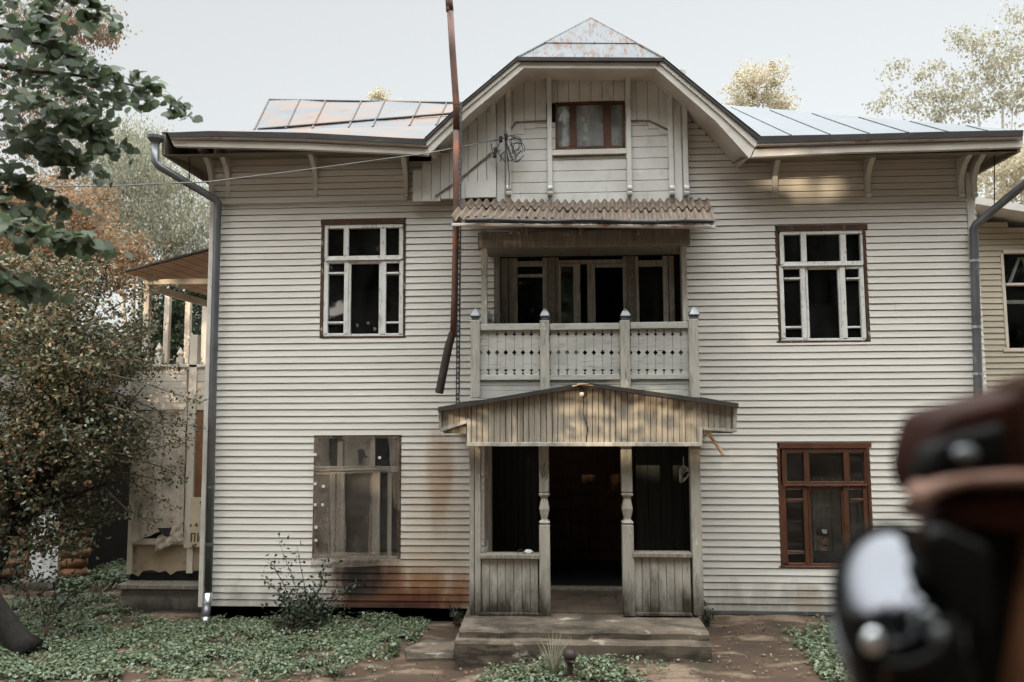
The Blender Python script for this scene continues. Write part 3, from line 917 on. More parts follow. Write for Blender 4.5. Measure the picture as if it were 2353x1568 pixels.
# gable window with its pale blind
gu = (1276, 234, 1436, 341)
gwd = bars(MB(), [(1276, 233, 1436, 239), (1276, 239, 1281, 338), (1431, 239, 1436, 338), (1276, 336, 1436, 342)], YGW - 0.01, 0.06).build('gable_window', m_red_frame, house)
bars(MB(), [(1309, 239, 1325, 336), (1387, 239, 1404, 336)], YGW + 0.004, 0.045).build('mullion', m_red_frame, gwd, bevel=0.004)
x0, z0, x1, z1 = rect(1280, 238, 1432, 338, YGW)
MB().quad((x0, YGW + .04, z0), (x1, YGW + .04, z0), (x1, YGW + .04, z1), (x0, YGW + .04, z1)).build('pane', m_glass_cloudy, gwd)
MB().box(x0 - .04, YGW + .16, z0 - .05, x1 + .04, YGW + .18, z1 + .05).build('blind', m_curtain_pale, gwd)
MB().rbox(1268, 343, 1441, 355, YGW - 0.05, 0.07).build('gable_sill', m_trim, gwd, bevel=0.005)
MB().rbox(1272, 357, 1436, 360, YGW - 0.012, 0.02).build('sill_lath', m_grey_wood, gwd)  # thin weathered lath below the sill
mg = MB()
c_ = P(1342, 331, YGW + .1)
mg.lathe([(.028, -.04), (.034, -.01), (.034, .03), (.030, .035)], (c_.x, c_.y, c_.z), 12)
tag(mg.build('pot', m_black), 'small dark pot on the sill inside the gable window', 'pot')

# window covered with film --------------------------------------------------
pu = WIN['plastic']
pw = bars(MB(), [(720, 1000, 922, 1008), (720, 1008, 729, 1284), (913, 1008, 922, 1284)], Y0 - 0.004, 0.12).build('window', m_brown, house, bevel=0.004)
pw['label'] = 'ground floor window hung with torn plastic film'
bars(MB(), [(729, 1072, 913, 1082), (775, 1008, 787, 1072), (851, 1008, 862, 1072)], Y0 + 0.03, 0.05).build('transom_sash', m_grey_wood, pw, bevel=0.003)
bars(MB(), [(755, 1086, 768, 1280), (773, 1086, 790, 1280), (856, 1086, 873, 1280), (890, 1086, 900, 1280), (729, 1278, 913, 1284)], Y0 + 0.03, 0.05).build('casement', m_grey_wood, pw, bevel=0.003)
x0, z0, x1, z1 = rect(729, 1008, 913, 1280, Y0)
MB().quad((x0, Y0 + .06, z0), (x1, Y0 + .06, z0), (x1, Y0 + .06, z1), (x0, Y0 + .06, z1)).build('pane', m_glass_dirty, pw)
x0, z0, x1, z1 = rect(788, 1083, 857, 1278, Y0)
MB().box(x0, Y0 + .10, z0, x1, Y0 + .12, z1).build('inner_board', M('smoked_board', (0.10, 0.068, 0.050), (0.035, 0.026, 0.022), scale=2.0, rough=0.6, layers=[((0.20, 0.15, 0.115), 3, (2, 1, 1), 0.58, 0.7, 0.6)]), pw)
x0, z0, x1, z1 = rect(788, 1008, 851, 1072, Y0)
MB().box(x0, Y0 + .07, z0, x1, Y0 + .09, z1).build('inner_board', m_grey_wood, pw)

def film(name, uvs, Y, mat, nx=10, nz=22, amp=0.012, seed=0):
    """a crumpled sheet filling the quad uvs (tl, tr, br, bl)"""
    rg = np.random.default_rng(seed)
    ph = rg.uniform(0, 6.28, 8)
    tl_, tr_, br_, bl_ = [P(u, v, Y) for u, v in uvs]
    vs_, fs = [], []
    for j in range(nz + 1):
        for i in range(nx + 1):
            a, b = i / nx, j / nz
            p = tl_.lerp(tr_, a).lerp(bl_.lerp(br_, a), b)
            k = amp * (math.sin(9 * a + 3 * b + ph[0]) + math.sin(21 * a - 5 * b + ph[1]) * .6 + math.sin(14 * b + 4 * a + ph[2]) * .5 + math.sin(33 * b + 17 * a + ph[3]) * .3)
            ed = 0.006 * math.sin(19 * b + ph[4]) * (1 if i in (0, nx) else 0)
            vs_.append((p.x + ed, Y + k - amp, p.z + (0.008 * math.sin(25 * a + ph[5]) if j in (0, nz) else 0)))
    for j in range(nz):
        for i in range(nx):
            a = j * (nx + 1) + i
            fs.append((a, a + 1, a + nx + 2, a + nx + 1))
    mb = MB()
    mb.add(vs_, fs)
    return mb.build(name, mat, None, smooth=True)
pf = thing('plastic_sheet', 'torn grey plastic film nailed over the ground floor window above the burnt siding', 'plastic sheet', (wx(821, 1284), Y0, wz(821, 1284)))
def adopt(o, par):
    o.parent = par
    o.location = -WL[par.as_pointer()]
    return o
adopt(film('film', [(722, 1001), (918, 1001), (918, 1286), (719, 1288)], Y0 - 0.045, m_film, 24, 30, .010, 1), pf)
for i, q in enumerate(([(722, 1003), (757, 1003), (756, 1286), (720, 1288)], [(757, 1085), (792, 1085), (796, 1285), (762, 1285)], [(853, 1085), (874, 1085), (868, 1290), (846, 1286)],
                       [(787, 1002), (860, 1002), (862, 1078), (786, 1078)], [(892, 1003), (917, 1003), (920, 1175), (905, 1165)], [(722, 1072), (913, 1073), (913, 1086), (722, 1090)],
                       [(716, 1270), (919, 1270), (917, 1300), (715, 1306)])):
    adopt(film('film_strip', q, Y0 - 0.065 - .006 * i, m_film_band, 8, 16, .007, 10 + i), pf)
hole = MB()
for (u, v, ru, rv) in ((829, 1040, 9, 8), (828, 1055, 5, 12), (842, 1050, 3, 3)):
    c_ = P(u, v, Y0 - 0.118)
    pts = [(c_.x + ru * .0064 * math.cos(k * .63) * (1 + .2 * math.sin(k * 2.1)), c_.z + rv * .0064 * math.sin(k * .63) * (1 + .15 * math.sin(k * 3.3))) for k in range(10)]
    hole.prism(pts, Y0 - 0.112 - .002 * rv * .1, Y0 - 0.106)
adopt(hole.build('tear', m_black), pf)
nl = MB()
for (u, v) in ((724, 1045), (724, 1112), (724, 1160), (726, 1212), (743, 1118), (741, 1160), (872, 1052), (726, 1242)):
    nl.rbox(u - 3, v - 3, u + 3, v + 3, Y0 - 0.105, 0.006)
adopt(nl.build('nail_patch', m_white_frame), pf)

# ------------------------------------------------------------------ porch
def pz(v, u=1346): return P(u, v, YP).z
porch = MB()
prx0, prx1 = P(1078, 1200, YP).x, P(1612, 1200, YP).x
zpt = pz(1022)
porch.box(prx0, YP - 0.02, zpt - 0.02, prx1, YP + 0.14, zpt + 0.14)
porch.box(prx0, YP + 0.14, zpt, prx0 + 0.14, Y0 - 0.03, zpt + 0.14).box(prx1 - 0.14, YP + 0.14, zpt, prx1, Y0 - 0.03, zpt + 0.14)
por = porch.build('porch', m_paint, house, bevel=0.006)
def pbox(nm, u0, v0, u1, v1, mat, Y=YP, d=0.13, par=None, bevel=0.006):
    return MB().rbox(u0, v0, u1, v1, Y, d).build(nm, mat, par or por, bevel=bevel)
pbox('corner_post', 1091, 1024, 1104.5, 1417, m_paint_dirty)
pbox('corner_post', 1079, 1024, 1090, 1417, m_paint_dirty, Y=YP + .02)
pbox('corner_post', 1590, 1024, 1613, 1415, m_paint_dirty)
def turned(u0, u1, vt, vb):
    """square turned post: (v, half width in px)"""
    uc = (u0 + u1) / 2
    hw = (u1 - u0) / 2
    s = (vb - vt) / 385.0
    prof = [(vt, hw - .6), (1131, hw - .6), (1131.5, hw * .78), (1134.5, hw * .78), (1135, hw + .6), (1139, hw + .2), (1144, hw * .62), (1148, hw * .62), (1169, hw * .95), (1171, hw * .95), (1193, hw * .58), (1196, hw * .62), (1201, hw + .4), (1203, hw + .4), (1203.5, hw * .8), (1207, hw * .8), (1207.5, hw), (vb, hw + .5)]
    mb = MB()
    vs_, fs = [], []
    cx = P(uc, 1200, YP).x
    for v, h in prof:
        z = pz(v, uc)
        k = h * YP / F * 1.0
        for dx, dy in ((-1, -1), (1, -1), (1, 1), (-1, 1)):
            vs_.append((cx + dx * k, YP + .065 + dy * k, z))
    for i in range(len(prof) - 1):
        for k in range(4):
            a, b = i * 4 + k, i * 4 + (k + 1) % 4
            fs.append((a, a + 4, b + 4, b))
    fs += [(3, 2, 1, 0)][::-1]
    return mb.add(vs_, [f[::-1] for f in fs]).build('turned_post', m_paint_dirty, por, bevel=0.004)
turned(1239, 1263, 1026, 1416)
turned(1430, 1455, 1026, 1416)
# carved zigzag mark on the left turned post
mk = MB()
zig = [(1243, 1072), (1246.5, 1102), (1250.5, 1063), (1256, 1102), (1260, 1070)]
for a, b in zip(zig[:-1], zig[1:]):
    pa, pb = P(*a, YP - .008), P(*b, YP - .008)
    mk.tube([pa, pb], 0.0026, 4)
mk.build('scratched_mark', m_sign_ink, por)
for (u0, u1, vt) in ((1103, 1240, 1275), (1454, 1591, 1272)):
    MB().rbox(u0, vt, u1, vt + 10, YP - 0.03, 0.19).build('ledge', m_grey_wood, por, bevel=0.006)
    ap = MB()
    n_ = 7
    for i in range(n_):
        a = u0 + 3 + (u1 - u0 - 6) * i / n_
        b = u0 + 3 + (u1 - u0 - 6) * (i + 1) / n_
        ap.rbox(a + .45, vt + 10, b - .45, 1412, YP + 0.03 + (i % 2) * .004, 0.025)
    ap.build('apron', m_paint_dirty, por, bevel=0.004)
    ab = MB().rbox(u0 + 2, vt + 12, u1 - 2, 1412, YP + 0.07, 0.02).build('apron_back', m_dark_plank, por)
    MB().rbox(u0, 1409, u1, 1416, YP + 0.0, 0.1).build('bottom_rail', m_paint_dirty, por, bevel=0.004)
# inner door pilaster and a plank ceiling
pbox('inner_pilaster', 1113, 1026, 1131, 1410, m_grey_wood, Y=Y0 - .07, d=.1)
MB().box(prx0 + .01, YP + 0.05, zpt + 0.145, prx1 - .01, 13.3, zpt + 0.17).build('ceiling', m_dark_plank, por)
# dark vestibule behind: plank side walls, floor, back wall
vx0, vx1 = ENT[0], ENT[1]
vs2 = MB()
for xs_, s in ((vx0, -1), (vx1, 1)):
    y = Y0 + 0.16
    i = 0
    while y < 13.2:
        vs2.box(min(xs_, xs_ + s * .04) + .002 * (i % 2) * s, y + .003, FLOOR - .02, max(xs_, xs_ + s * .04) + .002 * (i % 2) * s, min(y + .14, 13.2) - .003, zpt + .145)
        y += .145; i += 1
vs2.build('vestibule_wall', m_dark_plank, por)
vb2 = MB()
xd0, xd1 = P(1262, 1200, 13.2).x - .1, P(1440, 1200, 13.2).x
n_ = int((vx1 - vx0) / .15)
for i in range(n_):
    a, b = vx0 + (vx1 - vx0) * i / n_, vx0 + (vx1 - vx0) * (i + 1) / n_
    vb2.box(a + .003, 13.2 + .003 * (i % 2), FLOOR, b - .003, 13.26, zpt + .145)
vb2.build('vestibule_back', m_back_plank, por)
# partitions either side of the doorway, so the side bays look onto planks
for ua, ub in ((1131, 1236), (1460, 1640)):
    pp = MB()
    xa, xb = P(ua, 1200, 11.75).x - (.1 if ua < 1300 else -.02), P(ub, 1200, 11.75).x + (0 if ua < 1300 else .3)
    n_ = 8
    for i in range(n_):
        a, b = xa + (xb - xa) * i / n_, xa + (xb - xa) * (i + 1) / n_
        pp.box(a + .004, 11.75 + .006 * (i % 2), FLOOR - .02, b - .004, 11.79, zpt + .145)
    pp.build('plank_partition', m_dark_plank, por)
ft = MB()
nx_ = 12
for i in range(nx_):
    for j in range(6):
        a, b = prx0 + .1 + (prx1 - prx0 - .2) * i / nx_, prx0 + .1 + (prx1 - prx0 - .2) * (i + 1) / nx_
        ya, yb = YP + .14 + (Y0 - YP) * j / 6, YP + .14 + (Y0 - YP) * (j + 1) / 6
        ft.box(a + .004, ya + .004, FLOOR - .03, b - .004, yb - .004, FLOOR + .012 + .002 * ((i + j) % 2))
ft.build('floor', m_floor_tile, por)
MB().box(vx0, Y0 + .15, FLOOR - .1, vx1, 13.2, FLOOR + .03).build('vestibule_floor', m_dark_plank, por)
MB().box(vx0, Y0 - .02, FLOOR - .05, vx1, Y0 + .149, FLOOR + .05).build('threshold', m_grey_wood, por, bevel=.01)
# gable front of the porch: narrow vertical planks inside a stepped outline
GP = [(1008, 944), (1345, 887), (1695, 934), (1692, 989), (1616, 984), (1612, 1022), (1074, 1022), (1074, 969), (1014, 988)]
def gtop(u):
    return 944 + (887 - 944) * (u - 1008) / 337 if u < 1345 else 887 + (934 - 887) * (u - 1345) / 350
def gbot(u):
    if u < 1074: return 988 - (u - 1014) * 19 / 60
    if u > 1614: return 984 + (u - 1616) * 5 / 76
    return 1022
pg = MB()
us = list(np.arange(1016, 1690, 13.3))
rg_ = random.Random(3)
for a in us:
    b = min(a + 13.3, 1692)
    for (c0, c1) in (((a, b),) if not (a < 1074 < b or a < 1614 < b) else (((a, 1074), (1074, b)) if a < 1074 else ((a, 1614), (1614, b)))):
        m_ = (c0 + c1) / 2
        g_ = 0.62 if rg_.random() < 0.7 else 1.0
        pg.puv([(c0 + g_, gtop(c0)), (c1 - g_, gtop(c1)), (c1 - g_, gbot(m_)), (c0 + g_, gbot(m_))], YG + rg_.uniform(0, .004), 0.02)
pgo = pg.build('porch_gable', m_gable_plank, por)
MB().puv([(1012, 945), (1345, 889), (1692, 936), (1690, 984), (1612, 980), (1608, 1018), (1078, 1018), (1078, 966), (1016, 984)], YG + .027, 0.01).build('gable_backing', m_dark_plank, por)
tr_ = MB()
tr_.puv([(1072, 1017), (1614, 1017), (1614, 1026), (1072, 1026)], YG - .02, 0.045)
tr_.puv([(1606, 983), (1615, 983), (1614, 1016.8), (1606, 1016.8)], YG - .018, 0.04)
tr_.puv([(1616, 983), (1694, 987), (1693, 994), (1616, 989)], YG - .02, 0.04)
tr_.puv([(1073, 964), (1082, 964), (1082, 1016.8), (1073, 1016.8)], YG - .018, 0.04)
tr_.puv([(1012, 985), (1072.8, 965), (1072.8, 973), (1012, 993)], YG - .02, 0.04)
tr_.puv([(1006, 944), (1014, 943), (1015, 984.8), (1009, 984)], YG - .018, 0.04)
tr_.puv([(1684, 934), (1695, 935), (1693, 986), (1685, 986)], YG - .018, 0.036)
tr_.build('gable_trim', m_paint, por, bevel=0.004)
# felted roof slabs of the porch with a splintered edge board
rfp = MB()
for pts in ([(1006, 936), (1347, 879), (1347, 888), (1006, 946)], [(1347, 879), (1697, 927), (1697, 937), (1347, 888)]):
    rfp.puv(pts, YG - .10, YP - YG + .06)
x_l, x_r = P(1008, 940, YG).x, P(1695, 932, YG).x
bl0, bl1 = P(1082, 925, YP).x - .02, P(1606, 915, YP).x + .02
for (xa, za, xb, zb2) in ((x_l, P(1008, 944, YG).z, bl0, P(1082, 930, YG).z), (bl1, P(1606, 921, YG).z, x_r, P(1695, 934, YG).z)):
    rfp.add([(xa, YP + .02, za), (xb, YP + .02, zb2), (xb, Y0 - .03, zb2 + .02), (xa, Y0 - .03, za + .02), (xa, YP + .02, za + .05), (xb, YP + .02, zb2 + .05), (xb, Y0 - .03, zb2 + .07), (xa, Y0 - .03, za + .07)],
            [(0, 3, 2, 1), (4, 5, 6, 7), (0, 1, 5, 4), (1, 2, 6, 5), (2, 3, 7, 6), (3, 0, 4, 7)])
rfp.build('porch_roof', m_felt, por)
# boxed side eaves under the porch roof
for (ua, ub) in ((1014, 1074), (1614, 1690)):
    q0, q1 = P(ua, 984, YG).x, P(ub, 984, YG).x
    zz0 = P(ua, 986, YG).z
    MB().box(q0 + .02, YG + .05, zz0 - .06, q1 - .02, Y0 - .05, zz0 + .02).build('side_eave', m_grey_wood, por)
rdg = MB()
for i, (du, dv, L, an) in enumerate(((0, -3, 26, 4), (6, -1, 34, -6), (-14, 0, 22, 12), (14, 3, 30, -14), (2, 2, 26, 0), (30, 4, 22, -10))):
    c_ = P(1340 + du, 886 + dv, YG - .12)
    a_ = rad(an)
    ln = L * YG / F
    rdg.tube([c_ + Vector((-ln / 2 * math.cos(a_), .01 * i, -ln / 2 * math.sin(a_))), c_ + Vector((ln / 2 * math.cos(a_), .01 * i, ln / 2 * math.sin(a_)))], [.012, .005], 5)
rdg.build('splintered_ridge', m_split, por)

# ------------------------------------------------------------------ balcony
def bz(v, u=1346): return P(u, v, YP).z
bal = MB()
bx0, bx1 = P(1103, 890, YP).x, P(1585, 890, YP).x
for i, (va, vb3) in enumerate(((873, 884.5), (885, 897), (897.5, 915))):
    bal.rbox(1100, va, 1588, vb3, YP + .01 + .004 * (i % 2), 0.03)
bal.box(bx0, YP + .05, bz(912), bx1, Y0 + .1, bz(880))
blo = bal.build('balcony', m_paint_rail, house, bevel=0.004)
def bp(nm, q, mat, Y=YP, d=0.10, bevel=0.005):
    return MB().rbox(*q, Y, d).build(nm, mat, blo, bevel=bevel)
for (uc, hw, vt, vb3) in ((1092, 11, 736, 915), (1252, 11, 736, 905), (1437, 11.5, 736, 905), (1595, 11.5, 733, 915)):
    MB().rbox(uc - hw, vt, uc + hw, vb3, YP - .05, .15).build('railing_post', m_paint, blo, bevel=0.008)
    cx, cz = P(uc, vt, YP).x, bz(vt, uc)
    k = YP / F
    cap = MB()
    prof = [(hw * .78, 0), (hw * .78, 7), (hw * .98, 8), (hw * 1.0, 10), (hw * .55, 21), (hw * .12, 27.5), (0.01, 28.5)]
    vs_ = []
    for h, z in prof:
        for dx, dy in ((-1, -1), (1, -1), (1, 1), (-1, 1)):
            vs_.append((cx + dx * h * k, YP + .025 + dy * h * k, cz + z * k))
    fs = [(i * 4 + j, i * 4 + (j + 1) % 4, i * 4 + 4 + (j + 1) % 4, i * 4 + 4 + j) for i in range(len(prof) - 1) for j in range(4)]
    cap.add(vs_, fs)
    cap.build('post_cap', m_shiny if False else m_galv, blo)
for bi, (ua, ub, dv) in enumerate(((1103, 1241, 2), (1263, 1425.5, 1), (1448.5, 1584, -2))):
    MB().rbox(ua, 742 + dv, ub, 757 + dv, YP - .03, .10).build('top_rail', m_paint_rail, blo, bevel=0.006)
    MB().rbox(ua, 860 + dv * .5, ub, 873 + dv * .5, YP - .02, .08).build('lower_rail', m_paint_rail, blo, bevel=0.006)
    # sawn boards: notched edges leave diamonds and hourglass holes between neighbours
    nb = 7 if bi != 1 else 8
    pn = MB()
    wv = (ub - ua) / nb
    for i in range(nb):
        a, b = ua + wv * i, ua + wv * (i + 1)
        g_ = .35
        vt, vb3 = 756 + dv, 862
        nL = []
        for s, e in ((1, a + g_), (-1, b - g_)):
            side = [(e, vt), (e + s * 1.5, 761), (e, 762.5), (e, 763), (e + s * 4.2, 771), (e, 771.3), (e, 804.5), (e + s * 5.2, 810.5), (e, 816.5), (e, 849), (e + s * 5.0, 849.3), (e, 855), (e + s * 3.6, 861.2), (e, 861.5), (e, vb3)]
            nL.append(side)
        pts = nL[0] + nL[1][::-1]
        # triangulate by strips between matching side points
        Yb = YP + .012 + .003 * (i % 2)
        L_ = [P(u, v, Yb) for u, v in nL[0]]
        R_ = [P(u, v, Yb) for u, v in nL[1]]
        for k in range(len(L_) - 1):
            pn.add([(L_[k].x, Yb, L_[k].z), (R_[k].x, Yb, R_[k].z), (R_[k + 1].x, Yb, R_[k + 1].z), (L_[k + 1].x, Yb, L_[k + 1].z),
                    (L_[k].x, Yb + .02, L_[k].z), (R_[k].x, Yb + .02, R_[k].z), (R_[k + 1].x, Yb + .02, R_[k + 1].z), (L_[k + 1].x, Yb + .02, L_[k + 1].z)],
                   [(0, 3, 2, 1), (4, 5, 6, 7), (0, 4, 7, 3), (1, 2, 6, 5)])
    pn.build('sawn_panel', m_paint_rail, blo)
bb = MB().rbox(1266, 770, 1335, 862, YP + .05, .015)
bb.build('leaning_board', m_plain_board, blo)
# balcony floor boards, inner railing shadow box, posts carrying the roof
for (ua, ub) in ((1105, 1119), (1567, 1579)):
    bp('roof_post', (ua, 530, ub, 745), m_paint if ua > 1300 else m_paint, Y=YP + .06, d=.09)
bp('roof_beam', (1098, 530, 1586, 566), m_grey_wood, Y=YP + .02, d=.12)
for u in (1208, 1335, 1468):
    bp('rafter_end', (u - 4, 519, u + 4, 536), m_grey_wood, Y=YP - .12, d=.2)
MB().box(P(1105, 550, YP).x, YP + .1, bz(545), P(1579, 550, YP).x, Y0 - .02, bz(545) + .03).build('balcony_ceiling', m_grey_wood, blo)
# side strips beside the doorway
for q in ((1135, 560, 1149, 915), (1567, 560, 1581, 915)):
    bp('wall_pilaster', q, m_grey_wood, Y=Y0 - .09, d=.08)
# back post with its small cap on the wall side of the left railing
cxb, czb = wx(1126, 745), wz(1126, 745)
MB().box(cxb - .05, Y0 - .16, LOG[2], cxb + .05, Y0 - .06, czb).build('railing_post', m_paint, blo, bevel=.005)
MB().lathe([(.05, 0), (.055, .05), (.06, .06), (.006, .19)], (cxb, Y0 - .11, czb), 4).build('post_cap', m_galv, blo)
for xq in (P(1092, 800, YP).x, P(1595, 800, YP).x):
    MB().box(xq - .03, YP + .1, bz(757), xq + .03, Y0 - .16, bz(744)).box(xq - .012, YP + .1, bz(870), xq + .012, Y0 - .16, bz(757) - .002).build('side_railing', m_paint_rail, blo)
# joinery at the back of the balcony
YD = 11.33
jm = MB()
bars(jm, [(1150, 556, 1167, 760), (1169, 556, 1189, 760), (1189, 600, 1250, 612), (1247, 556, 1258, 760), (1189, 630, 1247, 637), (1278, 556, 1284, 760), (1284, 597, 1434, 606), (1432, 556, 1440, 760), (1460, 556, 1468, 760),
          (1468, 598, 1525, 612), (1524, 556, 1536, 760), (1538, 556, 1550, 760), (1189, 548, 1524, 557)], YD, 0.06)
jm.build('door_surround', m_paint, blo, bevel=0.004)
for (ua, ub) in ((1258.5, 1277.5), (1440.5, 1459.5)):
    pi = MB().rbox(ua, 556, ub, 760, YD - .02, .05).build('carved_pilaster', m_grey_wood, blo, bevel=.004)
    cv = MB()
    for k in range(9):
        v = 572 + k * 21
        pts = []
        for t in range(11):
            an = rad(-100 + 30 * t)
            r_ = 4.5 * (1 - t * .05)
            pts.append(P((ua + ub) / 2 + r_ * math.cos(an) * (1 if k % 2 else -1), v + r_ * 1.3 * math.sin(an), YD - .028))
        cv.tube(pts, .008, 5)
    cv.build('scroll_carving', m_paint, blo, smooth=True)
dl = bars(MB(), [(1284.5, 607, 1289, 760), (1318, 607, 1334, 760), (1289, 607, 1318, 612)], YD - .03, .045).build('door_leaf', m_paint, blo, bevel=.004)
x0, z0, x1, z1 = rect(1289, 611, 1319, 760, YD - .03)
MB().quad((x0, YD - .01, z0), (x1, YD - .01, z0), (x1, YD - .01, z1), (x0, YD - .01, z1)).build('pane', m_glass_mirror, dl)
bars(MB(), [(1350, 607, 1368, 760), (1368, 607, 1432, 614)], YD + .02, .05).build('door_jamb', m_paint, blo, bevel=.004)
gp = MB()
for (ua, va, ub, vb3) in ((1189, 557, 1248, 600), (1284, 557, 1432, 598), (1468, 557, 1524, 598), (1189, 612, 1248, 630), (1189, 637, 1248, 760), (1468, 612, 1525, 760)):
    x0, z0, x1, z1 = rect(ua, va, ub, vb3, YD + .03)
    gp.quad((x0, YD + .035, z0), (x1, YD + .035, z0), (x1, YD + .035, z1), (x0, YD + .035, z1))
gp.build('pane', m_glass, blo)
MB().box(LOG[0] - .15, YD + .07, LOG[2] - .1, wx(1172, 650, YD), YD + .1, LOG[3]).box(wx(1536, 650, YD), YD + .07, LOG[2] - .1, LOG[1] + .1, YD + .1, LOG[3]).box(LOG[0], Y0 + .1, LOG[2] - .1, LOG[1], YD + .1, LOG[2] - .01).build('back_boarding', m_dark_plank, blo)

# corrugated balcony roof ------------------------------------------------------
YBR = 9.45
def corr(t0, t1, lift, name):
    A, B = P(1036, 508, YBR), P(1646, 516, YBR)
    C, D = P(1068, 466, Y0 - .03), P(1626, 468, Y0 - .03)
    nx, nt_ = 31 * 8, 6
    vs_, fs = [], []
    for j in range(nt_ + 1):
        t = t0 + (t1 - t0) * j / nt_
        for i in range(nx + 1):
            s = i / nx
            p = A.lerp(B, s).lerp(C.lerp(D, s), t)
            h = .033 * math.cos(2 * math.pi * 31 * s) + lift + .012 * math.sin(7 * s + 2 * t) + .006 * math.sin(23 * s)
            yj = (.02 * math.sin(40 * s) + .012 * math.sin(97 * s)) if j == 0 else 0
            vs_.append((p.x, p.y + yj, p.z + h))
    for j in range(nt_):
        for i in range(nx):
            a = j * (nx + 1) + i
            fs.append((a, a + 1, a + nx + 2, a + nx + 1))
    o = MB().add(vs_, fs).build(name, m_asbestos, blo, smooth=True)
    sdf = o.modifiers.new('thick', 'SOLIDIFY'); sdf.thickness = 0.01; sdf.offset = -1
    return o
corr(0.0, 0.56, 0.03, 'corrugated_sheet')
corr(0.5, 1.0, 0.055, 'corrugated_sheet')
gt = MB()
A, B = P(1070, 505, YBR - .05), P(1638, 508, YBR - .05)
n_ = 9
for i in range(n_):
    a, b = A.lerp(B, i / n_), A.lerp(B, (i + 1) / n_)
    k = .012 * math.sin(i * 1.7)
    gt.tube([a + Vector((0, 0, k - .01)), b + Vector((0, 0, .012 * math.sin((i + 1) * 1.7) - .01))], .032, 10)
    gt.tube([a + Vector((0, -.036, k + .02)), a + Vector((0, -.036, k - .05))], .006, 5)
gt.build('gutter', m_metal_edge, blo, smooth=False)
MB().puv([(1038, 513), (1644, 518), (1645, 525), (1036, 519)], YBR, .04).build('drip_board', m_lip, blo, bevel=.004)

# ------------------------------------------------------------------ steps and slab
def zpoly(us_vs, z):                    # pixel outline on a level
    return [(G(u, v, z).x, G(u, v, z).y) for u, v in us_vs]
sx0, sx1 = P(1055, 1440, 9.3).x, P(1629, 1440, 9.3).x
stp = thing('concrete_steps', 'two low stained concrete steps in front of the porch', 'steps', ((sx0 + sx1) / 2, 9.3, 0))
def rough_slab(x0, x1, y0, y1, z0, z1, name, n=26, seed=1, par=None):
    """a block whose front edge is worn"""
    rg = random.Random(seed)
    vs_, fs = [], []
    xs = [x0 + (x1 - x0) * i / n for i in range(n + 1)]
    fr = [rg.uniform(-.012, .02) + .012 * math.sin(i * .9) for i in range(n + 1)]
    tp = [rg.uniform(-.012, .004) for i in range(n + 1)]
    for i, x in enumerate(xs):
        vs_ += [(x, y0 + fr[i] * .5, z0), (x, y0 + fr[i], z1 - .03), (x, y0 + .02 + fr[i] + abs(tp[i]), z1 + tp[i] * .6), (x, y1, z1)]
    for i in range(n):
        a = i * 4
        for k in range(3):
            fs.append((a + k, a + k + 4, a + k + 5, a + k + 1))
    fs += [(0, 1, 2, 3), tuple(n * 4 + k for k in (3, 2, 1, 0))]
    vs_ += [(x0, y1, z0), (x1, y1, z0)]
    e = len(vs_)
    fs += [(0, 3, e - 2), (n * 4, e - 1, n * 4 + 3)]
    return MB().add(vs_, fs).build(name, m_concrete, par)
rough_slab(sx0, sx1, 9.30, Y0 - .04, -.1, FLOOR - .003, 'landing', seed=4, par=stp)
rough_slab(P(1043, 1475, 9.1).x, P(1637, 1475, 9.1).x, 9.155, 9.5, -.1, .357, 'lower_step', seed=9, par=stp)
slab = MB()
q = [(930, 1490), (985, 1466), (1045, 1470), (1042, 1512), (935, 1514)]
slab.add([(x, y, -.05) for x, y in zpoly(q, .07)] + [(x, y, .07) for x, y in zpoly(q, .07)], [(5, 6, 7, 8, 9), (0, 1, 6, 5), (1, 2, 7, 6), (2, 3, 8, 7), (3, 4, 9, 8), (4, 0, 5, 9)])
tag(slab.build('paving_slab', m_concrete), 'pale broken paving slab lying left of the concrete steps', 'slab')

# ------------------------------------------------------------------ side veranda on the left
YV = 11.75
ver = thing('veranda', '', '', (P(380, 1350, YV).x, YV, 0))
ver.parent = house
ver.location = Vector(ver.location) - WL[house.as_pointer()]
def vb_(nm, q, mat, Y=YV, d=.1, bevel=.005):
    return MB().rbox(*q, Y, d).build(nm, mat, ver, bevel=bevel)
YVB = 15.6
vx_l, vx_r = P(299, 1100, YV).x, XL - .01
# concrete base, ledge plank
x0, z0, x1, z1 = rect(275, 1354, 470, 1426, YV - .15)
MB().box(x0, YV - .15, -.3, XL + .3, YVB, z1).build('veranda_base', m_plaster, ver, bevel=.02)
MB().rbox(268, 1345, 471, 1355, YV - .25, .42).build('ledge_plank', m_grey_wood, ver, bevel=.006)
crk = MB()
for pts in ([(408, 1362), (413, 1378), (410, 1392), (418, 1404), (416, 1418)], [(385, 1406), (400, 1398), (418, 1404), (428, 1400)]):
    crk.tube([P(u, v, YV - .148) for u, v in pts], .006, 4)
crk.build('crack', m_black, ver)
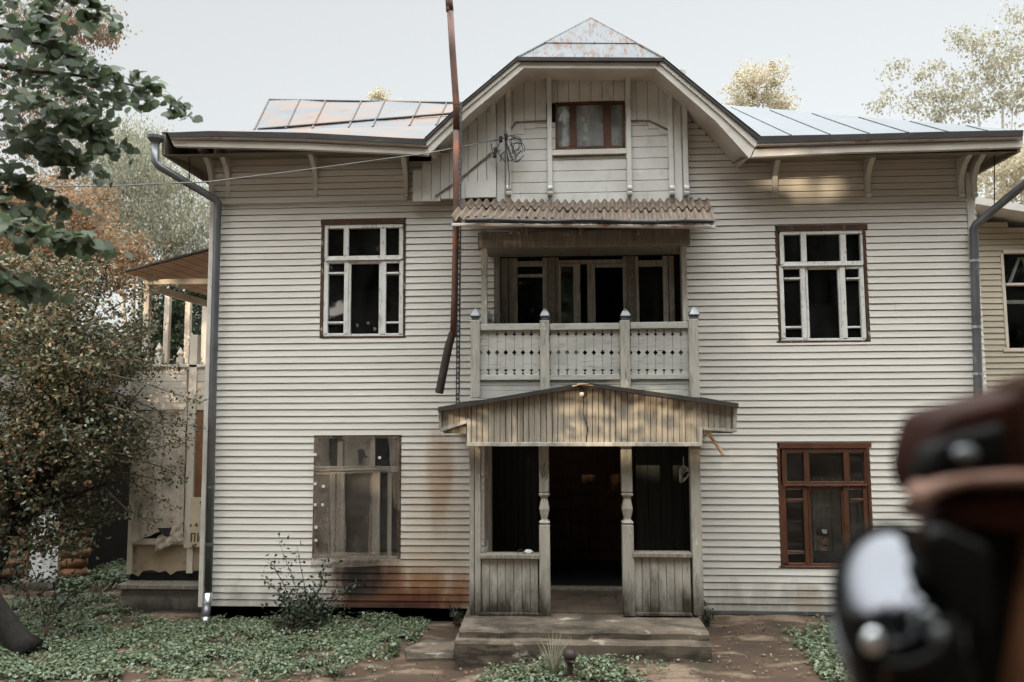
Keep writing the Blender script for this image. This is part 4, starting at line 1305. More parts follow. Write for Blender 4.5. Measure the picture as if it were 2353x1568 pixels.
# dark gap and torn panel
MB().box(vx_l + .03, YV + .06, P(380, 1346, YV).z, XL - .02, YVB - .1, P(380, 1318, YV).z).build('floor_gap', m_inside, ver)
pan = MB()
bot = [(305, 1318), (318, 1325), (328, 1312), (350, 1310), (366, 1316), (380, 1311), (392, 1322), (405, 1313), (424, 1311), (450, 1312), (472, 1312)]
for a, b in zip(bot[:-1], bot[1:]):
    pan.puv([(a[0], 1252), (b[0], 1252), b, a], YV + .02, .02)
pan.build('lower_panel', m_worn_ply, ver)
vb_('corner_board', (297, 945, 308, 1320), m_veranda, YV - .01, .12)
vb_('sill_rail', (300, 1240, 472, 1252), m_veranda, YV - .02, .09)
vb_('post_foot', (428, 1250, 442, 1318), m_veranda, YV - .015, .05)
vb_('front_post', (429, 770, 447, 1260), m_veranda, YV - .03, .13)
vb_('brown_edge', (421, 1010, 429, 1245), m_plywood, YV + .03, .04)
vb_('plywood', (447, 943, 486, 1150), m_plywood, YV + .02, .03)
MB().box(vx_l + .05, YV + .12, P(380, 1240, YV).z, XL - .02, YV + .16, P(380, 945, YV).z).build('inner_board', m_inside, ver)
# boarded balustrade
bd = MB()
for i in range(6):
    va = 845 + i * 16.4
    bd.rbox(300, va, 429, va + 15.4, YV, .03)
    bd.rbox(447, va, 486, va + 15.4, YV, .03)
bd.build('balustrade_boarding', m_veranda, ver, bevel=.003)
vb_('top_rail', (298, 838, 486, 845), m_veranda, YV - .03, .12)
MB().box(vx_l, YV + .1, P(300, 935, YV).z, vx_l + .04, YVB, P(300, 845, YV).z).build('side_boarding', m_veranda, ver)
MB().box(vx_l + .05, YV + .1, P(300, 960, YV).z, XL - .02, YVB, P(300, 945, YV).z).build('upper_floor', m_veranda_soffit, ver)
def vcap(u, vt, vtop, Y, w, hh=None):
    cx = P(u, vt, Y).x
    z0 = P(u, vt, Y).z
    k = Y / F
    h = (vt - vtop) * k
    MB().lathe([(w * .75 * k, 0), (w * .75 * k, .25 * h), (w * 1.05 * k, .3 * h), (w * 1.05 * k, .42 * h), (.1 * w * k, h)], (cx, Y + .04, z0), 4).build('post_cap', m_veranda, ver)
vcap(438, 790, 764, YV, 9)
for u, vt, vtop, Y, w in ((363, 812, 787, 12.9, 8), (412, 822, 798, 14.0, 7.5), (456, 832, 812, 15.0, 6.5)):
    x_ = P(u, vt, Y).x
    MB().rbox(u - w, vt, u + w, 850, Y, .1).build('railing_post', m_veranda, ver, bevel=.005)
    vcap(u, vt, vtop, Y, w)
for u, Y, w, vtp in ((334, YV, 6, 655), (381, 13.2, 6, 672), (429, 14.4, 6, 690), (468, 15.5, 6, 705)):
    MB().rbox(u - w, vtp, u + w, 850, Y, .09).build('roof_post', m_veranda, ver, bevel=.005)
vb_('front_beam', (332, 641, 488, 653), m_veranda, YV - .02, .1)
MB().box(P(334, 660, YV).x - .04, YV + .1, P(334, 665, YV).z, P(334, 660, YV).x + .05, YVB, P(334, 650, YV).z).build('side_beam', m_veranda, ver)
# lean-to roof falling to the left: boarded underside, dark sheet on top
a, b = P(285, 625, YV - .45), P(490, 572, YV - .45)
a2, b2 = Vector((a.x, YVB + .3, a.z + .1)), Vector((b.x, YVB + .3, b.z + .1))
n_ = 16
und = MB()
for i in range(n_):
    p0, p1 = a.lerp(b, i / n_), a.lerp(b, (i + 1) / n_)
    r0, r1 = a2.lerp(b2, i / n_), a2.lerp(b2, (i + 1) / n_)
    g_ = Vector((.004, 0, .001))
    z_ = Vector((0, 0, -.02 - .003 * (i % 2)))
    und.quad(tuple(p0 + g_ + z_), tuple(p1 - g_ + z_), tuple(r1 - g_ + z_), tuple(r0 + g_ + z_))
und.build('roof_boarding', m_veranda_soffit, ver)
tp = MB()
up_ = Vector((0, 0, .03))
tp.add([tuple(a), tuple(b), tuple(b2), tuple(a2), tuple(a + up_), tuple(b + up_), tuple(b2 + up_), tuple(a2 + up_)], [(0, 1, 2, 3), (7, 6, 5, 4), (0, 4, 5, 1), (1, 5, 6, 2), (2, 6, 7, 3), (3, 7, 4, 0)])
tp.build('veranda_roof', m_felt, ver)
fa, fb = P(300, 635, YV - .42), P(488, 590, YV - .42)
# plastic film hung across the opening, its torn lower edge sagging
ps = thing('plastic_sheet', 'sagging beige plastic film hung across the ground floor of the side veranda', 'plastic sheet', (P(365, 1250, YV).x, YV, 0))
adopt(film('film', [(306, 948), (428, 944), (424, 1200), (306, 1246)], YV - .05, m_tarp, 16, 34, .016, 5), ps)
adopt(film('film', [(362, 1235), (420, 1195), (423, 1240), (356, 1268)], YV - .09, m_tarp, 10, 8, .02, 7), ps)
tr2 = MB()
pts = [P(362, 1212, YV - .1), P(378, 1219, YV - .1), P(396, 1216, YV - .1), P(408, 1203, YV - .1)]
tr2.prism([(P(u, v, YV - .1).x, P(u, v, YV - .1).z) for u, v in ((362, 1213), (402, 1213), (396, 1228), (386, 1234), (374, 1229))], YV - .118, YV - .112)
adopt(tr2.build('tear', m_black), ps)
# enamel sign, half behind the drainpipe
YS = YV - .06
sg = thing('enamel_sign', 'rusty cream sign with black Cyrillic letters leaning behind the left drainpipe', 'sign', (P(460, 1258, YS).x, YS, P(460, 1258, YS).z))
MB().rbox(436, 1143, 500, 1257, YS, .008).build('sign_plate', m_sign, sg)
lt = MB()
def stroke(q): lt.rbox(*q, YS - .004, .003)
v0, v1 = 1225, 1246
for q in ((438, v0, 441, v1), (446, v0, 449, v1), (438, v0, 449, v0 + 3),                                # П
          (453, v0, 456, v1), (461, v0, 464, v1),                                                        # И
          (468, v0, 471, v1), (468, v0, 477, v0 + 3), (468, v0 + 9, 477, v0 + 12), (475, v0, 478, v0 + 12),   # Р
          (482, v0, 485, v1)):
    stroke(q)
lt.puv([(456, v1 - 4), (461, v0 + 1), (461, v0 + 6), (456, v1)], YS - .004, .003)
lt.puv([(466, 1171), (472, 1168), (474, 1180), (478, 1186), (478, 1200), (470, 1204), (467, 1196), (470, 1188), (465, 1180)], YS - .004, .003)
lt.rbox(436.5, 1205, 440, 1211, YS - .004, .003)
adopt(lt.build('lettering', m_sign_ink), sg)

# ------------------------------------------------------------------ annex on the right
YA = 13.0
ann = thing('annex', '', '', (XR + 1.5, YA, 0))
ann.parent = house
ann.location = Vector(ann.location) - WL[house.as_pointer()]
ax1 = XR + 3.6
ax0 = XR - .1
awin = rect(2308, 576, 2420, 802, YA)
aopen = [(awin[0], awin[2], awin[1], awin[3])]
za = P(2330, 500, YA).z
m_annex = M('yellowed_siding', (0.46, 0.41, 0.31), (0.39, 0.345, 0.26), scale=1.0, rough=0.55, stretch=(.6, 1, 2.5))
def _sid():
    ra_, rb_ = P(2238, 452, YA - .5), P(2353, 487, YA - .5)
    k_ = (rb_.z - ra_.z) / (rb_.x - ra_.x) * .55
    o = siding(lambda z: ax0, lambda z: min(ax1, ra_.x + (z + .1 - ra_.z + .12) / k_), .1, za + .1, YA, aopen, parent=ann, mat=m_annex, name='siding_wall', seed=8)
_sid()
cb = MB()
cb.box(ax0, YA + .03, -.2, awin[0], YA + .2, za - .1).box(awin[2], YA + .03, -.2, ax1, YA + .2, za - .45).box(awin[0], YA + .03, -.2, awin[2], YA + .2, awin[1]).box(awin[0], YA + .03, awin[3], awin[2], YA + .2, za - .25)
cb.box(ax0, YA + 2.5, 0, ax1, YA + 2.6, za - .5).box(ax1 - .1, YA + .2, 0, ax1, YA + 2.5, za - .5).box(ax0, YA + .2, za - .6, ax1, YA + 2.5, za - .5)
cb.build('wall_core', m_inside, ann)
ra, rb = P(2238, 452, YA - .5), P(2353, 487, YA - .5)
sl_ = (rb.z - ra.z) / (rb.x - ra.x)
x_e = ax1 + .4
rmb = MB()
rb2 = Vector((x_e, ra.y, ra.z + sl_ * .55 * (x_e - ra.x)))
rmb.add([(ra.x, ra.y, ra.z - .12), (rb2.x, ra.y, rb2.z - .12), (rb2.x, YA + 3, rb2.z - .0), (ra.x, YA + 3, ra.z - .0), (ra.x, ra.y, ra.z), (rb2.x, ra.y, rb2.z), (rb2.x, YA + 3, rb2.z + .12), (ra.x, YA + 3, ra.z + .12)],
        [(0, 3, 2, 1), (4, 5, 6, 7), (0, 1, 5, 4), (1, 2, 6, 5), (2, 3, 7, 6), (3, 0, 4, 7)])
rmb.build('annex_roof', m_trim, ann)
aw = bars(MB(), [(2306, 574, 2422, 582), (2306, 582, 2313, 800), (2306, 800, 2422, 808), (2385, 582, 2392, 800), (2313, 650, 2422, 656)], YA - .03, .1).build('window', m_veranda, ann, bevel=.004)
MB().quad((awin[0], YA + .04, awin[1]), (awin[2], YA + .04, awin[1]), (awin[2], YA + .04, awin[3]), (awin[0], YA + .04, awin[3])).build('pane', m_glass, aw)
cu = MB()
for pts in ([(2317, 650), (2340, 592), (2346, 592), (2324, 652)], [(2313, 690), (2420, 690), (2420, 698), (2313, 698)], [(2346, 592), (2352, 592), (2380, 650), (2374, 652)]):
    cu.puv(pts, YA + .12, .02)
cu.build('curtain', m_curtain, aw)

# ------------------------------------------------------------------ drainpipes
def pipe(name, label, pts, r_, extra=None):
    o = thing(name, label, 'drainpipe', pts[-1])
    MB().tube(pts, r_, 14).build('pipe', m_galv, o, smooth=True)
    return o
kf = Y0 / F
pl = [P(357, 333, 10.5), P(357, 372, 10.5), P(366, 383, 10.52), P(495, 459, 11.02), P(502, 468, 11.05), P(500, 486, 11.06), P(489, 900, 11.06), P(478, 1368, 11.06)]
dl_ = pipe('drainpipe', 'long grey galvanised drainpipe with a round hopper down the left corner of the house', pl, 0.058)
c_ = P(357, 333, 10.5)
MB().lathe([(.056, -.02), (.060, .02), (.105, .075), (.112, .085), (.112, .135), (.104, .14), (.10, .10), (.05, .05)], tuple(c_), 18).build('hopper', m_galv, dl_, smooth=False)
MB().tube([P(478, 1362, 11.06), P(477, 1384, 11.05), P(475, 1392, 11.02)], .064, 14).build('elbow', m_shiny, dl_, smooth=True)
MB().tube([P(475, 1388, 11.03), P(473, 1425, 10.95)], .058, 14).build('pipe', m_galv, dl_, smooth=True)
MB().tube([P(474, 1420, 10.96), P(471, 1432, 10.92), P(464, 1442, 10.80)], [.063, .063, .066], 14, cap=False).build('outlet', m_shiny, dl_, smooth=True)
for v, u in ((560, 498), (660, 495.5), (800, 492), (960, 488), (1120, 484), (1250, 481)):
    MB().tube([P(u + .3, v - 3, 11.06), P(u, v + 3, 11.06)], .063, 14).build('clamp', m_galv, dl_)
MB().tube([P(435, 350, 10.8), P(435, 438, 10.8)], .008, 6).build('hanger', m_iron_dark, dl_)
pr = [P(2392, 340, 10.5), P(2390, 378, 10.52), P(2382, 398, 10.58), P(2353, 424, 10.75), P(2243, 516, 11.02), P(2237, 527, 11.05), P(2238, 545, 11.06), P(2247, 880, 11.06), P(2258, 1380, 11.06)]
dr_ = pipe('drainpipe', 'grey drainpipe slanting out under the right eave and down the right corner', pr, 0.058)
_h = pr[0]
MB().lathe([(.056, -.04), (.060, .0), (.105, .06), (.112, .07), (.112, .12), (.104, .125), (.10, .09), (.05, .04)], tuple(_h), 18).build('hopper', m_galv, dr_)
for v, u in ((600, 2239.5), (752, 2243.5), (860, 2246.5), (1010, 2250), (1200, 2254)):
    MB().tube([P(u, v - 3, 11.06), P(u, v + 3, 11.06)], .063, 14).build('clamp', m_shiny, dr_)
MB().tube([P(2285, 342, 10.9), P(2285, 480, 10.9)], .007, 6).build('hanger', m_iron_dark, dr_)

# ------------------------------------------------------------------ flue pipe and perforated channel
Yp_ = 10.30
fl = thing('flue_pipe', 'tall rusty brown flue pipe standing in front of the house left of the gable', 'pipe', P(1020, 906, Yp_))
k = Yp_ / F
MB().tube([P(1030, -60, Yp_), P(1032, 5, Yp_), P(1034, 26, Yp_)], 9 * k, 12).build('pipe', m_rust_pipe, fl, smooth=True)
MB().tube([P(1034, 20, Yp_), P(1040, 120, Yp_), P(1048.5, 240, Yp_), P(1048.8, 300, Yp_)], 8 * k, 12).build('pipe', m_rust_pipe, fl, smooth=True)
MB().tube([P(1048.5, 236, Yp_), P(1048.5, 420, Yp_), P(1047, 560, Yp_), P(1044, 690, Yp_), P(1041, 775, Yp_)], 7.4 * k, 12).build('pipe', m_rust_pipe, fl, smooth=True)
for u, v, r_ in ((1033, 22, 9), (1048.3, 238, 8.5)):
    MB().tube([P(u - .3, v - 4, Yp_), P(u + .3, v + 4, Yp_)], r_ * k, 12).build('collar', m_rust_pipe, fl)
MB().tube([P(1040, 764, Yp_), P(1030, 800, Yp_), P(1009, 904, Yp_ - .05)], [8.4 * k, 9.6 * k, 9.4 * k], 14, cap=False).build('end_pipe', m_iron_dark, fl, smooth=True)
ch = thing('steel_channel', 'grey perforated steel channel standing beside the rusty flue pipe', 'channel', P(1051, 930, 10.42))
chm = MB()
for (ua, ub) in ((0, 1), ):
    pass
va, vb3 = 236, 932
NH = 58
for i in range(NH):
    a, b = va + (vb3 - va) * i / NH, va + (vb3 - va) * (i + 1) / NH
    uc = 1057 - (a - va) * 5.5 / 696
    ub_ = 1057 - (b - va) * 5.5 / 696
    m1 = a + (b - a) * .6
    um = uc + (ub_ - uc) * .6
    # web with a slot every few centimetres, and a bent flange at each side
    for q in ([(uc - 4.5, a), (uc - 1.2, a), (um - 1.2, m1), (um - 4.5, m1)], [(uc + 1.2, a), (uc + 4.5, a), (um + 4.5, m1), (um + 1.2, m1)], [(um - 4.5, m1), (um + 4.5, m1), (ub_ + 4.5, b), (ub_ - 4.5, b)]):
        chm.puv(q, 10.42, .004)
    chm.puv([(uc - 4.5, a), (uc - 3.9, a), (ub_ - 3.9, b), (ub_ - 4.5, b)], 10.425, .04)
    chm.puv([(uc + 3.9, a), (uc + 4.5, a), (ub_ + 4.5, b), (ub_ + 3.9, b)], 10.425, .04)
adopt(chm.build('rail', m_galv), ch)
# rust-stained fixing clips
MB().tube([P(1046, 700, 10.36), P(1054, 700, 10.42)], .012, 6).tube([P(1047, 330, 10.36), P(1056, 330, 10.42)], .012, 6).build('clip', m_rust_pipe, fl)

# ------------------------------------------------------------------ cables
cb_ = MB()
def sag_pts(pts, n=6, sag=.0):
    out = []
    for (u0, v0, y0), (u1, v1, y1) in zip(pts[:-1], pts[1:]):
        for i in range(n):
            t = i / n
            p = P(u0, v0, y0).lerp(P(u1, v1, y1), t)
            p.z -= sag * 4 * t * (1 - t)
            out.append(p)
    out.append(P(*pts[-1]))
    return out
cb_.tube(sag_pts([(-260, 405, 7.0), (100, 429, 8.2), (250, 428, 8.7), (480, 418, 9.3), (700, 391, 9.8), (985, 352, 10.2), (1160, 318, 10.9)], 5), .009, 6)
o = cb_.build('overhead_cable', m_cable)
tag(o, 'thin grey overhead cable running from the left trees to the gable', 'cable')
wc = thing('cable_tangle', 'dark knot of looped wires hanging on the left gable bracket', 'wires', P(1165, 330, 10.85))
lp = MB()
rg = random.Random(9)
cen = P(1182, 338, 10.85)
for i in range(7):
    rx, rz = rg.uniform(.06, .14), rg.uniform(.12, .24)
    cx, cz = cen.x + rg.uniform(-.05, .06), cen.z + rg.uniform(-.10, .05)
    pts = [Vector((cx + rx * math.cos(t * .45) + .03 * math.sin(t), 10.86 + .03 * math.sin(t * 1.1 + i), cz + rz * math.sin(t * .45) * (.8 if t % 2 else .86))) for t in range(14)]
    lp.tube(pts, .0055, 5)
for pts in ([(1150, 322), (1142, 345), (1150, 360), (1160, 372)], [(1160, 318), (1165, 345), (1152, 355), (1150, 372)], [(1165, 350), (1170, 400), (1170, 432)], [(1150, 345), (1132, 352), (1128, 330)]):
    lp.tube([P(u, v, 10.86) for u, v in pts], .008, 5)
lp.build('wire_loop', m_black, wc)
ins = MB()
for u, v in ((1151, 320), (1163, 314), (1138, 346), (1137, 356)):
    c_ = P(u, v, 10.87)
    ins.lathe([(.016, -.05), (.030, -.03), (.020, -.01), (.032, .02), (.018, .045)], tuple(c_), 10)
ins.build('insulator', m_iron_dark, wc, smooth=True)
c2 = MB()
c2.tube([P(u, v, 10.84) for u, v in ((1060, 336), (1100, 328), (1150, 322))], .007, 5)
tag(c2.build('service_wire', m_black), 'short dark wire from the flue pipe to the gable insulators', 'wire')

# bulb and its flex on the porch gable
bu = thing('light_bulb', 'small round cream bulb under the ridge of the porch gable', 'bulb', P(1337, 906, YG - .06))
c_ = P(1337, 906, YG - .06)
MB().ball(c_, .034, 16, 10).build('globe', m_porcelain, bu, smooth=True)
MB().lathe([(.022, .02), (.026, .03), (.026, .075), (.012, .085)], tuple(c_), 12).build('socket', m_iron_dark, bu)
MB().tube([P(u, v, YG - .008) for u, v in ((1340, 900), (1341, 930), (1339, 945), (1344, 965), (1351, 985), (1347, 1005), (1348, 1018))], .005, 5).build('flex', m_black, bu)
stk = MB()
stk.tube([P(1618, 986, 9.75), P(1640, 1014, 9.72), P(1663, 1046, 9.70)], [.018, .020, .024], 7)
tag(stk.build('loose_stick', m_split), 'pale loose stick dangling under the right end of the porch gable', 'stick')
cl = thing('wire_coil', 'pale coil of wire hanging on the right porch post', 'wire coil', P(1572, 1090, 10.1))
lm = MB()
for i in range(4):
    c_ = P(1571 + i, 1085 + 3 * i, 10.05)
    lm.tube([c_ + Vector((.055 * math.cos(t * .5) * (1 + .1 * i), .012 * math.sin(t + i), .085 * math.sin(t * .5 + .3 * i))) for t in range(13)], .004, 5)
lm.tube([P(1570, 1050, 10.05), P(1571, 1075, 10.05)], .004, 5)
adopt(lm.build('coil', m_plain_board), cl)
# odds and ends lying on the left porch ledge
for i, (u, lab, sh) in enumerate(((1196, 'small ring lying on the left porch ledge nearest the corner post', 0), (1214, 'crumpled pale rag on the left porch ledge beside the turned post', 1))):
    c_ = P(u, 1275, YP + .07)
    mb = MB()
    if sh == 0:
        mb.tube([c_ + Vector((.035 * math.cos(t * .52), .012 * math.sin(t), .035 + .035 * math.sin(t * .52))) for t in range(13)], .006, 6)
    else:
        mb.ball(c_ + Vector((0, 0, .03)), (.06, .05, .034), 10, 6)
        rgk = random.Random(2)
        mb.v = [(x + rgk.uniform(-.012, .012), y, z + rgk.uniform(-.008, .012)) for x, y, z in mb.v]
    tag(mb.build('ring' if sh == 0 else 'rag', m_iron_dark if sh == 0 else m_curtain), lab, 'ring' if sh == 0 else 'rag')
ax = MB()
ax.tube([P(1112, 1274, YP + .1), P(1119, 1256, YP + .14), P(1117, 1242, YP + .14)], [.03, .02, .022], 7)
tag(ax.build('stump', m_grey_wood), 'short dark stump of wood on the left porch ledge by the corner', 'wood stump')
# paper flowers stuck in the upper left window
for i, (u, v, s, lab) in enumerate(((841, 747, 8, 'leftmost of three white paper flowers in the upper left window'),)):
    pass
for (u, v, lab) in ((827 - 6, 745 + 3, 'lone round white paper flower at the left in the upper left window'), (846, 743, 'highest white paper flower, in the middle of the upper left window'), (861, 756, 'lowest white paper flower, by the right mullion of the upper left window')):
    c_ = P(u, v, Y0 + .10)
    mb = MB()
    rgf = random.Random(int(u))
    for q in range(6):
        a_ = q * 1.05 + u
        d_ = Vector((.016 * math.cos(a_) * rgf.uniform(.5, 1.2), rgf.uniform(-.01, .01), .019 * math.sin(a_) * rgf.uniform(.6, 1.2)))
        mb.ball(c_ + d_, (.012, .006, .012), 8, 5)
    tag(mb.build('paper_flower', m_inner_white), lab, 'paper flower', 'paper flowers in the upper left window')

# ------------------------------------------------------------------ the person behind the lower right window
m_skin = M('skin', (0.56, 0.38, 0.28), rough=0.55)
m_shirt = M('dark_shirt', (0.018, 0.022, 0.026), (0.03, 0.034, 0.038), scale=8, rough=0.85)
m_cap = M('black_cap', (0.02, 0.02, 0.022), rough=0.8)
m_cap_w = M('white_cap_front', (0.72, 0.72, 0.70), rough=0.7)
m_hair = M('dark_hair', (0.02, 0.015, 0.012), rough=0.7)
YPN = 11.54
hc = P(1893, 1238, YPN)                      # middle of the head
per = thing('person', 'person in a dark shirt and black and white cap looking out of the window', 'person', (hc.x, YPN, FLOOR))
def loft(rings, n=18):
    """rings: (x, y, z, rx, ry)"""
    mb = MB()
    vs_ = []
    for (x, y, z, rx, ry) in rings:
        for k in range(n):
            a_ = 2 * math.pi * k / n
            vs_.append((x + rx * math.cos(a_), y + ry * math.sin(a_), z))
    fs = [(i * n + k, i * n + (k + 1) % n, (i + 1) * n + (k + 1) % n, (i + 1) * n + k) for i in range(len(rings) - 1) for k in range(n)]
    fs.append(tuple(reversed(range(n))))
    fs.append(tuple((len(rings) - 1) * n + k for k in range(n)))
    return mb.add(vs_, fs)
X_, Z_ = hc.x, hc.z
def skinned(name, verts, edges, radii, mat, par, lev=2):
    me = bpy.data.meshes.new(name)
    me.from_pydata([tuple(v) for v in verts], edges, [])
    me.update()
    o = link(name, me, mat, par)
    sm = o.modifiers.new('skin', 'SKIN')
    if not me.skin_vertices:
        me.attributes.new('skin', 'FLOAT', 'POINT')
    for i, r_ in enumerate(radii):
        sv = me.skin_vertices[0].data[i]
        sv.radius = r_ if isinstance(r_, tuple) else (r_, r_)
        sv.use_root = (i == 0)
    ss = o.modifiers.new('sub', 'SUBSURF')
    ss.levels = lev
    ss.render_levels = lev
    return o
# head, neck and trunk as one lofted body (seated on the floor behind the sill)
yb = YPN + .03
body = loft([(X_ + .02, yb + .06, FLOOR + .04, .17, .13), (X_ + .02, yb + .06, FLOOR + .2, .165, .12), (X_ + .01, yb + .05, Z_ - .42, .17, .115), (X_ + .01, yb + .04, Z_ - .28, .185, .11), (X_ + .005, yb + .03, Z_ - .225, .16, .09),
             (X_ + .003, yb + .02, Z_ - .19, .075, .065), (X_, yb + .01, Z_ - .15, .056, .06), (X_, yb, Z_ - .115, .058, .066), (X_, yb - .012, Z_ - .105, .045, .075), (X_, yb - .014, Z_ - .085, .058, .088), (X_, yb - .008, Z_ - .055, .068, .094),
             (X_, yb, Z_ - .01, .075, .098), (X_, yb, Z_ + .03, .077, .098), (X_, yb + .004, Z_ + .075, .072, .092), (X_, yb + .008, Z_ + .105, .054, .07), (X_, yb + .01, Z_ + .12, .02, .03)], 22)
b_ = body
# nose, brow and lips pulled out of the face
nv = []
for (x, y, z) in b_.v:
    dx, dz = x - X_, z - Z_
    if y < yb - .03 and abs(dx) < .03 and -.06 < dz < .03:
        y -= .016 * max(0, 1 - abs(dx) / .024) * max(0, 1 - abs(dz + .02) / .035)
    nv.append((x, y, z))
b_.v = nv
bo = b_.build('body', m_skin, per, smooth=True)
sh = loft([(X_ + .02, yb + .06, FLOOR + .03, .185, .145), (X_ + .02, yb + .06, FLOOR + .2, .18, .135), (X_ + .01, yb + .05, Z_ - .42, .185, .13), (X_ + .01, yb + .04, Z_ - .29, .20, .122), (X_ + .005, yb + .03, Z_ - .24, .185, .105), (X_ + .003, yb + .025, Z_ - .205, .12, .085), (X_, yb + .018, Z_ - .175, .072, .072)], 22)
for s in (-1, 1):
    sh.tube([(X_ + s * .15, yb + .03, Z_ - .265), (X_ + s * .205, yb + .03, Z_ - .33), (X_ + s * .225, yb + .03, Z_ - .5), (X_ + s * .22, yb - .07, Z_ - .68)], [.062, .06, .05, .042], 12)
sh.build('shirt', m_shirt, per, smooth=True)
MB().ball((X_ - .222, yb - .09, Z_ - .70), (.03, .05, .03), 10, 6).ball((X_ + .222, yb - .09, Z_ - .70), (.03, .05, .03), 10, 6).build('hand', m_skin, per, smooth=True)
cp = loft([(X_, yb + .004, Z_ + .045, .083, .105), (X_, yb + .004, Z_ + .09, .084, .104), (X_, yb + .008, Z_ + .13, .074, .09), (X_, yb + .012, Z_ + .155, .048, .06), (X_, yb + .012, Z_ + .163, .01, .01)], 22).build('cap', m_cap, per, smooth=True)
MB().add([(X_ + .08 * math.sin(a_) , yb - .085 - .085 * math.cos(a_ * .95), Z_ + .050 - .010 * math.cos(a_)) for a_ in np.linspace(-1.4, 1.4, 12)] + [(X_ + .083 * math.sin(a_), yb + .01 - .10 * math.cos(a_), Z_ + .058) for a_ in np.linspace(-1.4, 1.4, 12)],
         [(i, i + 1, i + 13, i + 12) for i in range(11)]).build('peak', m_cap, cp)
MB().add([(X_ + r_ * math.sin(a_) * .8, yb + .004 - (r2) * math.cos(a_) - .004, Z_ + z) for (r_, r2, z) in ((.08, .105, .085), (.076, .10, .115), (.062, .084, .145)) for a_ in np.linspace(-.75, .75, 8)],
         [(j * 8 + i, j * 8 + i + 1, j * 8 + i + 9, j * 8 + i + 8) for j in range(2) for i in range(7)]).build('cap_front', m_cap_w, cp, smooth=True)
ey = MB()
for s in (-1, 1):
    ey.ball((X_ + s * .030, yb - .088, Z_ + .012), (.015, .010, .008), 8, 6)
ey.build('eye', m_hair, per, smooth=True)
MB().ball((X_, yb - .076, Z_ - .085), (.040, .030, .026), 10, 6).ball((X_, yb - .095, Z_ - .052), (.030, .012, .006), 8, 5).build('beard', m_hair, per, smooth=True)
ear = MB()
for s in (-1, 1):
    ear.ball((X_ + s * .079, yb + .005, Z_ - .005), (.010, .02, .03), 8, 6)
ear.build('ear', m_skin, per, smooth=True)
# grey curtain behind the person
cx0, cx1 = P(1868, 1200, 12.0).x, P(1995, 1200, 12.0).x
cz0, cz1 = FLOOR, P(1900, 1098, 12.0).z
cv = MB()
vs_, fs = [], []
for i in range(41):
    t = i / 40
    y = 12.0 + .035 * math.sin(t * 38) + .02 * math.sin(t * 17)
    vs_ += [(cx0 + (cx1 - cx0) * t, y, cz0), (cx0 + (cx1 - cx0) * t, y * .998 + .02, cz1)]
for i in range(40):
    fs.append((2 * i, 2 * i + 2, 2 * i + 3, 2 * i + 1))
tag(cv.add(vs_, fs).build('curtain', m_curtain, None, smooth=True), 'dull grey curtain hanging behind the person in the window', 'curtain')

# ------------------------------------------------------------------ terrain
def ground_z(x, y):
    z = 0.0
    if y < 7.4:
        z += min(2.0, (7.4 - y) * 0.27)
    z += .145 * min(1.0, max(0.0, (x + 1.25) / 1.1)) * min(1.0, max(0.0, (y - 7.8) / 1.0))
    z += .018 * math.sin(2.1 * x + 1.3 * y) + .012 * math.sin(5.3 * x - 3.7 * y) + .02 * math.sin(.7 * x + .9 * y)
    return z
xs = [-260, -120, -60, -35, -22] + list(np.arange(-14, 14.01, .22)) + [22, 35, 60, 120, 260]
ys = [-200, -90, -50, -30, -18, -8, -3, 0, 2, 4, 5.5] + list(np.arange(6.6, 17, .2)) + [19, 22, 28, 40, 70, 130, 300]
gm = MB()
rgz = random.Random(1)
gv = [(x, y, ground_z(x, y) + (rgz.uniform(-.01, .01) if abs(x) < 14 and 6 < y < 17 else 0)) for y in ys for x in xs]
gf = [(j * len(xs) + i, j * len(xs) + i + 1, (j + 1) * len(xs) + i + 1, (j + 1) * len(xs) + i) for j in range(len(ys) - 1) for i in range(len(xs) - 1)]
m_earth = M('brown_leaf_strewn_earth', (0.068, 0.043, 0.027), (0.040, 0.026, 0.017), scale=1.3, rough=0.95, bump=0.8, bscale=30,
            layers=[((0.185, 0.135, 0.092), 2.2, (.5, 1.4, 1), 0.50, 0.62, 0.8), ((0.028, 0.030, 0.014), 1.7, (1, 1, 1), 0.56, 0.68, 0.75), ((0.035, 0.024, 0.016), 26, (1, 1, 1), 0.58, 0.66, 0.8),
                    ((0.32, 0.22, 0.14), 60, (1, 1, 1), 0.70, 0.74, 0.7)])
tag(gm.add(gv, gf).build('ground', m_earth, None, smooth=True), kind='structure')

